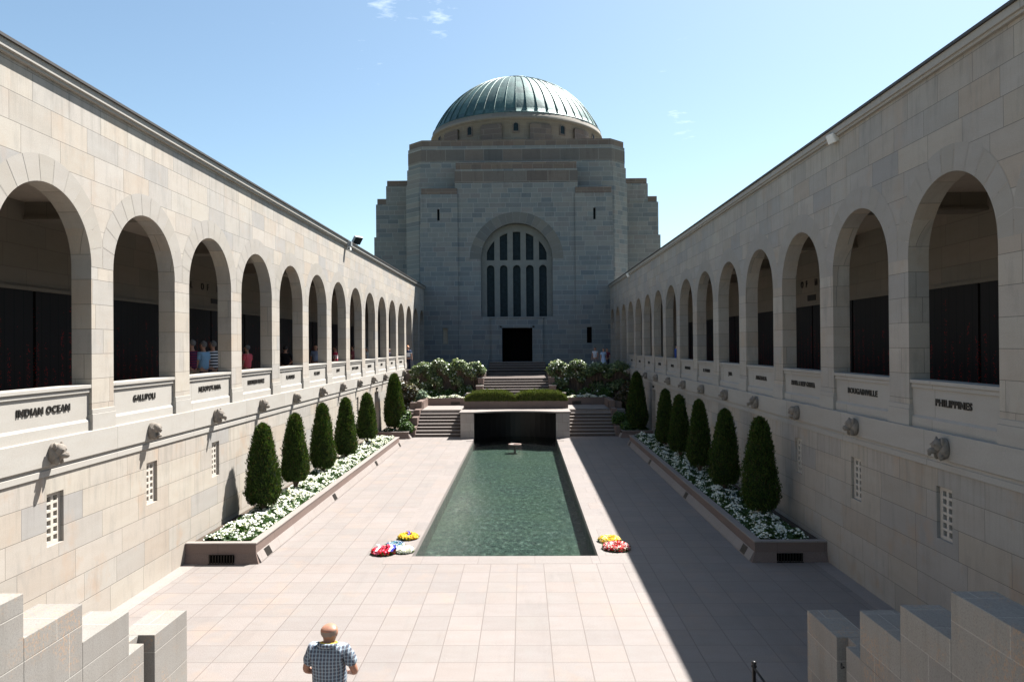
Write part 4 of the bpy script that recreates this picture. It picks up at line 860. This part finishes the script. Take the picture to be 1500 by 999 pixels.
st = thing('stanchion', (3.15, 8.85, 0), 'black iron rope stanchion at the bottom edge near the right balustrade', 'stanchion')
m = MB(); m.lathe([(.15, 0), (.15, .015), (.03, .03), (.022, .05), (.022, .93), (.034, .935), (.034, .95), (.02, .96), (.032, .98), (.026, 1.0), (0, 1.005)], 3.15, 8.85, 16); m.build('post', M_IRON, st, True)
m = MB(); m.tube([(3.15+.65*t/10, 8.83-.75*t/10, .93-.5*sin(pi*min(1, t/10*.62))) for t in range(11)], .014, 6); m.build('rope', M_IRON, st)

# ------------------------------------------------------------------ roof lights
def flood(loc, rz, tilt, label, w_=.34, mat=M_GREYM, arm=True):
    o = thing('floodlight', loc, label, 'floodlight', 'floodlights on the cloister roofs')
    x, y, z = loc; s = w_/2
    T = Matrix.Translation(Vector((x, y, z+(.28 if arm else -.05))))@Matrix.Rotation(rz, 4, 'Z')@Matrix.Rotation(tilt, 4, 'X')
    b = MB(); b.prism([(-s, -.06), (s, -.06), (s, .05), (-s, .05)], -s*.75, s*.75)
    b.v = [tuple(T@Vector(v)) for v in b.v]; b.build('housing', mat, o, bevel=.012)
    g = MB(); g.box(-s*.9, s*.9, -.068, -.06, -s*.65, s*.65); g.v = [tuple(T@Vector(v)) for v in g.v]; g.build('glass', M_GLASSD if mat is M_GREYM else M_WHITEM, o)
    f_ = MB()
    for k in range(5): f_.box(-s*.8+k*s*.4-.008, -s*.8+k*s*.4+.008, .05, .085, -s*.6, s*.6)
    f_.v = [tuple(T@Vector(v)) for v in f_.v]; f_.build('fins', mat, o)
    q = MB(); q.tube([(x, y, z-.0), (x, y, z+.12), tuple(T@Vector((0, .05, 0)))], .018, 6); q.build('bracket', M_IRON, o); return o
flood((-7.0, 33.4, 9.25), radians(60), radians(35), 'grey floodlight on a bracket above the left cloister roof', .5)
flood((6.97, 15.65, 9.08), radians(-80), radians(20), 'pale box floodlight under the eave of the right cloister, nearest the viewer', .26, M_WHITEM, False)
flood((6.97, 46.0, 9.08), radians(-80), radians(20), 'small white floodlight at the far end of the right cloister eave', .34, M_WHITEM, False)
cm = thing('security_camera', (-6.88, 31.4, 9.1), 'small grey box camera hanging below the left cloister cornice', 'camera')
b = MB(); b.box(-6.98, -6.78, 31.3, 31.5, 8.98, 9.18); b.build('mount', M_GREYM, cm, bevel=.01)
b = MB(); b.box(-6.93, -6.80, 31.2, 31.42, 8.80, 8.93); b.build('housing', M_WHITEM, cm, bevel=.01)
b = MB(); b.tube([(-6.865, 31.2, 8.865), (-6.865, 31.17, 8.865)], .03, 10); b.build('lens', M_IRON, cm)

# ------------------------------------------------------------------ wreaths
def wreath(x, y, R, r, cols, label, seed, ribbon=None, n=520, fs=.055, squash=1.):
    rs = np.random.RandomState(seed); o = thing('wreath', (x, y, 0.004), label, 'wreath', 'wreaths laid beside the pool')
    a = rs.uniform(0, 2*pi, n); b_ = rs.uniform(-.2, pi+.2, n); R *= .9; r *= .9; rr = R+r*np.cos(b_); z = r*np.sin(b_)*.65+.04
    P = np.stack([rr*np.cos(a), rr*np.sin(a)*squash, z], 1); Nn = np.stack([np.cos(a)*np.cos(b_), np.sin(a)*np.cos(b_), np.sin(b_)+.3], 1)
    f1 = leaves(P, Nn, rs.uniform(fs*.7, fs*1.3, n), rs, 1.1, .4, .35); f2 = leaves(P+Nn*.01, Nn, rs.uniform(fs*.6, fs, n), rs, 1.0, .6, .5)
    k = n; a = rs.uniform(0, 2*pi, k); P2 = np.stack([(R+r*.9*rs.uniform(-1.1, 1.25, k))*np.cos(a), (R+r*.9*rs.uniform(-1.1, 1.25, k))*np.sin(a)*squash, rs.uniform(.01, r*.7, k)], 1)
    f3 = leaves(P2, np.tile([0, 0, 1.], (k, 1)), rs.uniform(.05, .09, k), rs, 1.8, .6)
    V, Fc, mi = cat(f1, f2); nc = len(cols); mats = [colmat('petals', c, tuple(min(1, q*1.25) for q in c)) for c in cols]
    seg = (np.arctan2(V[Fc[:, 0], 1], V[Fc[:, 0], 0])*2.2+rs.normal(0, .9, len(Fc))); mi = (np.floor(seg) % nc).astype(int)
    rawmesh('petals', V, Fc, mats, o, local=True, mi=mi); rawmesh('leaves', f3[0], f3[1], L_GRN, o, local=True)
    m = MB(); m.tube([(x+R*cos(t*pi/12), y+R*sin(t*pi/12)*squash, .05) for t in range(25)], r*.42, 8, cap=False); m.build('ring', simple('wreath base', (.03, .05, .02), .9), o)
    if ribbon:
        for i, (dx, cc) in enumerate(ribbon):
            q = MB(); pts = [(x+dx+.07*sin(t*.5), y-R*1.15+2.2*R*t/8, .06+r*1.25*abs(sin(pi*(t+.6)/5.0))) for t in range(9)]
            for p_, p2 in zip(pts, pts[1:]): q.quadf([(p_[0]-.028, p_[1], p_[2]), (p_[0]+.028, p_[1], p_[2]), (p2[0]+.028, p2[1], p2[2]), (p2[0]-.028, p2[1], p2[2])])
            q.build('ribbon', simple('ribbon', cc, .45, 0, .05), o, fix=False)
    return o
YEL, ORG, REDC, WHI, BLU, PNK = (.75, .52, .03), (.80, .34, .03), (.55, .015, .03), (.78, .78, .72), (.04, .10, .32), (.70, .22, .32)
wreath(-2.42, 18.35, .17, .09, [YEL, ORG, YEL, (.72, .60, .10)], 'wreath of yellow and orange flowers beside the left edge of the pool', 1, [(.0, (.10, .05, .35))])
wreath(-2.60, 17.55, .15, .08, [BLU, (.05, .25, .33), WHI], 'blue and white wreath between the yellow and the red wreaths', 2)
wreath(-2.78, 17.05, .20, .10, [REDC, (.62, .03, .08), REDC, PNK], 'red wreath with a red, white and blue ribbon left of the pool', 3, [(-.14, (.8, .8, .8)), (.10, (.62, .02, .06)), (.155, (.85, .85, .85)), (.21, (.05, .06, .42))])
wreath(-2.33, 17.15, .15, .08, [WHI, (.70, .72, .60), WHI], 'white flower wreath at the near left corner of the pool', 4)
wreath(2.50, 18.0, .19, .09, [YEL, (.72, .62, .12), YEL, ORG, (.8, .78, .5)], 'wreath of yellow flowers beside the right edge of the pool', 5)
wreath(2.58, 17.35, .23, .11, [REDC, WHI, (.70, .04, .05), REDC, WHI, PNK], 'red and white wreath at the near right corner of the pool', 6, n=700)

# ------------------------------------------------------------------ people
def skin_mesh(name, verts, edges, radii, root, mat, parent, sub=1):
    me = bpy.data.meshes.new(name); me.from_pydata([tuple(v) for v in verts], edges, []); o = bpy.data.objects.new('tmp', me); COL.objects.link(o)
    sk = o.modifiers.new('s', 'SKIN'); sk.use_smooth_shade = True
    if not me.skin_vertices: 
        bpy.context.view_layer.objects.active = o
    sv = me.skin_vertices[0].data
    for i, r in enumerate(radii): sv[i].radius = (r if isinstance(r, tuple) else (r, r)); sv[i].use_root = (i == root)
    ss = o.modifiers.new('b', 'SUBSURF'); ss.levels = sub; ss.render_levels = sub
    dg = bpy.context.evaluated_depsgraph_get(); dg.update(); nm = bpy.data.meshes.new_from_object(o.evaluated_get(dg)); bpy.data.objects.remove(o); bpy.data.meshes.remove(me)
    nm.name = name; nm.materials.clear(); nm.materials.append(mat); nm.polygons.foreach_set('use_smooth', [True]*len(nm.polygons))
    q = bpy.data.objects.new(name, nm); COL.objects.link(q); q.parent = parent; return q
def cloth(name, cols, mode='plain', freq=30.):
    m, N, b = newmat(name); tcn = N.n('ShaderNodeTexCoord').outputs['Object']; sp = N.n('ShaderNodeSeparateXYZ'); N.put(sp.inputs[0], tcn)
    base = cols[0]
    if mode == 'plain': c = N.mix(N.noise(tcn, 5., 3), tuple(q*.85 for q in base), tuple(min(1, q*1.15) for q in base))
    elif mode == 'stripe':
        f = N.m('GREATER_THAN', N.m('SINE', N.m('MULTIPLY', sp.outputs[2], freq)), 0.); c = N.mix(f, cols[0], cols[1])
    else:   # plaid
        wv = N.noise(tcn, 3., 3); xx = N.m('ADD', sp.outputs[0], N.m('MULTIPLY', wv, .03)); zz = N.m('ADD', sp.outputs[2], N.m('MULTIPLY', wv, .03))
        f1 = N.m('POWER', N.m('ABSOLUTE', N.m('SINE', N.m('MULTIPLY', xx, 84.))), 7.); f2 = N.m('POWER', N.m('ABSOLUTE', N.m('SINE', N.m('MULTIPLY', zz, 84.))), 7.)
        f3 = N.m('POWER', N.m('ABSOLUTE', N.m('COSINE', N.m('MULTIPLY', xx, 84.))), 14.)
        c = N.mix(N.m('MULTIPLY', f1, .85), cols[0], cols[1]); c = N.mix(N.m('MULTIPLY', f2, .75), c, cols[1]); c = N.mix(N.m('MULTIPLY', f3, .5), c, cols[2])
    N.put(b.inputs['Base Color'], c); b.inputs['Roughness'].default_value = .85; b.inputs['Specular IOR Level'].default_value = .2
    bn = N.n('ShaderNodeBump'); bn.inputs['Strength'].default_value = .7; bn.inputs['Distance'].default_value = .02; N.put(bn.inputs['Height'], N.noise(tcn, 9., 3)); N.put(b.inputs['Normal'], bn.outputs[0]); return m
SKIN = simple('skin', (.46, .25, .17), .55, 0, .1, 8); SKIN2 = simple('tanned skin', (.40, .20, .13), .55, 0, .1, 8)
HG = simple('grey hair', (.17, .165, .16), .8, 0, .5, 60); HB = simple('brown hair', (.05, .03, .02), .6, 0, .2, 40); HBK = simple('black hair', (.012, .01, .01), .5); HWH = simple('white hair', (.55, .54, .52), .7)
POSES = {
 'down': (((.235, 0, 1.17), (.25, .05, .93)), ((-.235, 0, 1.17), (-.25, .05, .93))),
 'front': (((.285, -.01, 1.17), (.17, .22, 1.06)), ((-.265, .0, 1.16), (-.12, .22, 1.06))),
 'akimbo': (((.36, -.06, 1.16), (.17, .07, 1.03)), ((-.36, -.06, 1.16), (-.17, .07, 1.03))),
 'bent': (((.26, .0, 1.15), (.22, .26, 1.10)), ((-.24, 0, 1.17), (-.25, .06, .93))),
}
def person(loc, h, face, shirt, trousers, hair, label, pose='down', skin=SKIN, bald=False, belly=.0, cap=None, group=None, dress=False, extra=None, sleeve=.55, sub=1, head_tilt=0., hdrop=0.):
    o = thing('person', loc, label, 'person', group, rz=face); k = h/1.75
    V, E, Rr = [], [], []
    def add(p, r, par=None):
        V.append(Vector(p)*k); Rr.append(tuple(q*k for q in r) if isinstance(r, tuple) else r*k); i = len(V)-1
        if par is not None: E.append((par, i))
        return i
    pel = add((0, 0, .95), (.145, .11)); ab = add((0, belly*.4, 1.10), (.14+belly*.3, .11+belly*.5), pel); ch = add((0, .0, 1.29), (.155, .115), ab); nb = add((0, -.01, 1.44), (.085, .07), ch)
    nk = add((0, .0, 1.50-hdrop*.5), (.055+hdrop*.2, .055), nb); hd = add((0, .02+head_tilt, 1.565-hdrop), (.068+hdrop*.12, .078), nk); h2 = add((0, .02+head_tilt*1.3, 1.63-hdrop), (.078, .092), hd); h3 = add((0, .0+head_tilt*1.5, 1.695-hdrop), (.066, .080), h2)
    no = add((0, .118+head_tilt*1.3, 1.61-hdrop), .013, h2); 
    for s in (-1, 1): add((s*.094, .0+head_tilt*1.3, 1.615-hdrop), (.016, .030), h2)
    hands = []
    for s, (el, wr) in zip((1, -1), POSES[pose]):
        sh = add((s*.175, -.005, 1.405), .058, ch); e = add(el, .040, sh); wv = add(wr, .027, e)
        d = (Vector(wr)-Vector(el)).normalized(); side = Vector((0, 0, 1)).cross(d); side = side.normalized() if side.length > .1 else Vector((0, 1, 0))
        if abs(d.z) > .8: side = Vector((0, 1, 0))
        pm = add(Vector(wr)+d*.07, (.026, .032), wv); up = side.cross(d).normalized()
        for q, ln in zip((-1.5, -.5, .5, 1.5), (.055, .070, .075, .066)):
            a = add(Vector(wr)+d*.105+side*q*.019, .0095, pm); add(Vector(wr)+d*(.105+ln)+side*q*.021-up*.022*s, .0075, a)
        a = add(Vector(wr)+d*.06-side*.038, .011, pm); add(Vector(wr)+d*.10-side*.060, .009, a)
    for s in (1, -1):
        hp = add((s*.088, 0, .88), .088, pel); kn = add((s*.10, .012, .50), .058, hp); cf = add((s*.102, -.02, .33), .054, kn); an = add((s*.105, -.01, .09), .038, cf); add((s*.115, .14, .035), (.040, .03), an)
    skin_mesh('body', V, E, Rr, 0, skin, o, sub)
    # shirt
    V2, E2, R2 = [], [], []
    def ad2(p, r, par=None):
        V2.append(Vector(p)*k); R2.append(tuple(q*k for q in r) if isinstance(r, tuple) else r*k); i = len(V2)-1
        if par is not None: E2.append((par, i))
        return i
    g = .022; a0 = ad2((0, 0, .90), (.168+g, .13+g)); a1 = ad2((0, belly*.4, 1.08), (.155+belly*.35+g, .118+belly*.5+g), a0); a2 = ad2((0, 0, 1.27), (.165+g, .122+g), a1); a25 = ad2((0, -.006, 1.355), (.160, .112), a2); a3 = ad2((0, -.012, 1.43), (.112, .092), a25)
    for s, (el, wr) in zip((1, -1), POSES[pose]):
        s1 = ad2((s*.178, -.005, 1.39), .076, a25); el = Vector(el); shv = Vector((s*.178, -.005, 1.40))
        if sleeve <= 1: ad2(shv+(el-shv)*max(.5, sleeve+.3), .066, s1)
        else: e = ad2(el, .056, s1); ad2(el+(Vector(wr)-el)*.85, .042, e)
    so = skin_mesh('shirt', V2, E2, R2, 0, shirt, o, sub)
    for v in so.data.vertices:
        q = v.co; f_ = noise.noise(Vector((q.x*9+h*30, q.y*9, q.z*5)))*.014+noise.noise(Vector((q.x*22, q.y*22+h, q.z*13)))*.007; v.co = q+Vector(v.normal)*f_*(1.4 if sub > 1 else 1)
    V2, E2, R2 = [], [], []
    if dress:
        b = MB(); seg = 14; L0 = Vector(loc); prof = [(.15, 1.02), (.18, .92), (.20, .75), (.24, .5)]
        b.lathe([(r_*k+.0, z_*k) for r_, z_ in prof], 0, 0, 16); mm = b.build('skirt', trousers, None, True); mm.parent = o
    else:
        p0 = ad2((0, 0, .97), (.155, .125))
        for s in (1, -1):
            hp = ad2((s*.09, 0, .86), .108, p0); kn = ad2((s*.10, .01, .50), .078, hp); ad2((s*.104, -.015, .10), .066, kn)
        skin_mesh('trousers', V2, E2, R2, 0, trousers, o, sub)
    for s in (1, -1):
        b = MB(); x = s*.11*k; b.prism([(x-.05*k, -.08*k), (x+.05*k, -.08*k), (x+.055*k, .10*k), (x+.03*k, .19*k), (x-.03*k, .19*k), (x-.055*k, .10*k)], 0.0, .075*k, 0, [(x-.04*k, -.07*k), (x+.04*k, -.07*k), (x+.04*k, .05*k), (x+.02*k, .16*k), (x-.02*k, .16*k), (x-.04*k, .05*k)])
        q = b.build('shoe', M_IRON, None, bevel=.01*k); q.parent = o
    # hair
    bm = bmesh.new(); bmesh.ops.create_icosphere(bm, subdivisions=3, radius=1)
    hz = 1.655-hdrop; rx, ry, rz_ = (.088, .103, .098) if not bald else (.094, .112, .104)
    for v in bm.verts:
        q = v.co.copy(); nz_ = noise.noise(q*3+Vector((h*9, 0, 0)))*.12+noise.noise(q*9+Vector((h*9, 0, 5)))*.09
        v.co = Vector((q.x*rx*(1+nz_), q.y*ry*(1+nz_)-.012+head_tilt*1.4, q.z*rz_*(1+nz_)+hz))*k
    lim = (hz-.02)*k
    dl = [v for v in bm.verts if (v.co.y > .030*k+head_tilt*k and v.co.z < (hz+.040)*k) or v.co.z < (hz-(.085 if not bald else .06))*k or (bald and v.co.z > (hz+.012)*k)]
    bmesh.ops.delete(bm, geom=dl, context='VERTS'); me = bpy.data.meshes.new('hair'); bm.to_mesh(me); bm.free(); me.materials.append(hair); me.polygons.foreach_set('use_smooth', [True]*len(me.polygons))
    ho_ = bpy.data.objects.new('hair', me); COL.objects.link(ho_); ho_.parent = o
    if bald: ho_.scale = (.90, .92, 1)
    for s in (1, -1):
        b = MB(); b.lathe([(0, -.012), (.012, 0), (0, .012)], 0, 0, 8); q = b.build('eye', M_IRON, None, True); q.parent = o; q.location = Vector((s*.032, .108+head_tilt*1.3, 1.635-hdrop))*k; q.scale = (k, k*.6, k)
    if extra == 'lanyard':
        b = MB(); b.tube([Vector((.088*cos(t), -.012+.082*sin(t), 1.468-.018*sin(t)))*k for t in [2*pi*i/20 for i in range(21)]], .009*k, 6, cap=False); q = b.build('lanyard', simple('yellow cord', (.55, .40, .03), .6), None); q.parent = o
        b = MB(); b.tube([Vector((.100*cos(t), -.014+.094*sin(t), 1.446-.02*sin(t)))*k for t in [2*pi*i/20 for i in range(21)]], .026*k, 8, cap=False); q = b.build('collar', shirt, None, True); q.parent = o
    return o
PLAID = cloth('blue plaid shirt cloth', [(.035, .055, .090), (.30, .35, .39), (.20, .14, .11)], 'plaid')
NAVY = cloth('navy cloth', [(.015, .02, .045)]); BLK = cloth('black cloth', [(.012, .012, .014)]); KHK = cloth('khaki cloth', [(.30, .24, .16)]); GRY = cloth('grey cloth', [(.18, .18, .19)])
person((-1.70, 8.15, 0), 1.80, radians(-4), PLAID, GRY, simple('thin greying hair', (.22, .16, .125), .6, 0, .1, 50), 'bald man seen from behind in a blue plaid shirt at the bottom of the picture', 'front', simple('tanned scalp', (.30, .145, .095), .5, 0, .3, 18), True, .06, extra='lanyard', sub=2, sleeve=.45, hdrop=.045)
FL = 3.12
G = 'visitors walking in the left cloister'
person((-9.1, 21.3, FL), 1.86, radians(80), cloth('maroon striped cloth', [(.20, .02, .06), (.03, .03, .07)], 'stripe', 90), KHK, HG, 'grey haired man in a maroon striped shirt behind the third left arch', group=G)
person((-8.9, 21.6, FL), 1.82, radians(75), cloth('light blue cloth', [(.24, .42, .60)]), NAVY, HG, 'grey haired person in a light blue shirt behind the third left arch', group=G)
person((-8.85, 22.15, FL), 1.83, radians(80), cloth('navy and white striped cloth', [(.70, .72, .74), (.02, .025, .04)], 'stripe', 70), BLK, HG, 'person in a navy and white striped top behind the third left arch', 'bent', group=G)
person((-8.9, 25.05, FL), 1.70, radians(80), cloth('coral cloth', [(.78, .13, .16)]), KHK, HG, 'grey haired woman in a coral top behind the fourth left arch', 'bent', group=G)
person((-9.2, 25.3, FL), 1.62, radians(60), cloth('pink cloth', [(.60, .25, .25)]), GRY, HB, 'person in a pale pink top half hidden beside the coral top', group=G)
person((-8.9, 29.1, FL), 1.67, radians(10), BLK, cloth('denim', [(.08, .12, .22)]), HBK, 'dark dressed person with hands on hips behind the fifth left arch', 'akimbo', group=G)
person((-8.9, 33.4, FL), 1.74, radians(170), cloth('pale blue cloth', [(.25, .33, .50)]), BLK, HB, 'person in a pale blue shirt behind the sixth left arch', group=G)
person((-8.5, 35.3, FL), 1.65, radians(100), cloth('red and white cloth', [(.62, .06, .10), (.72, .60, .60)], 'stripe', 18), BLK, HB, 'person in a red and white top behind the seventh left arch', group=G)
person((-8.8, 40.2, FL), 1.68, radians(90), cloth('muted red cloth', [(.22, .06, .07)]), NAVY, HB, 'dimly seen person in dark red behind the eighth left arch', group=G)
person((-8.6, 42.9, FL), 1.58, radians(90), cloth('grey green cloth', [(.38, .42, .42)]), BLK, HG, 'person in grey behind the ninth left arch', group=G)
person((-8.2, 47.9, 3.0), 1.6, radians(180), cloth('white and blue cloth', [(.66, .68, .72), (.05, .10, .35)], 'stripe', 40), NAVY, HBK, 'small dark haired person in white and blue behind a far left arch', group=G)
person((-7.15, 48.9, 3.0), 1.78, radians(200), cloth('navy and white cloth', [(.03, .05, .10), (.70, .70, .70)], 'stripe', 12), NAVY, simple('ginger hair', (.55, .22, .08), .6), 'ginger haired person in navy and white stepping out of the last sunlit left arch', group=G)
G2 = 'visitors standing on the right terrace'
person((5.32, 50.5, 3.0), 1.58, radians(150), cloth('pale grey cloth', [(.40, .44, .50)]), GRY, HBK, 'dark haired woman in a pale sleeveless top on the right terrace', group=G2, skin=SKIN2, sleeve=.2)
person((5.85, 50.2, 3.0), 1.50, radians(200), cloth('light blue dress cloth', [(.40, .52, .72)]), cloth('light blue skirt cloth', [(.42, .52, .70)]), HB, 'person in a light blue dress in the middle of the group on the right terrace', group=G2, dress=True)
person((6.15, 50.8, 3.0), 1.50, radians(170), cloth('dark red cloth', [(.16, .03, .05)]), NAVY, HBK, 'dark haired person in dark red at the right of the group on the terrace', group=G2)
person((8.0, 36.6, FL), 1.7, radians(-90), cloth('bright blue cloth', [(.05, .10, .35)]), NAVY, HBK, 'person in dark blue glimpsed behind a far right arch', group='visitor in the right cloister')
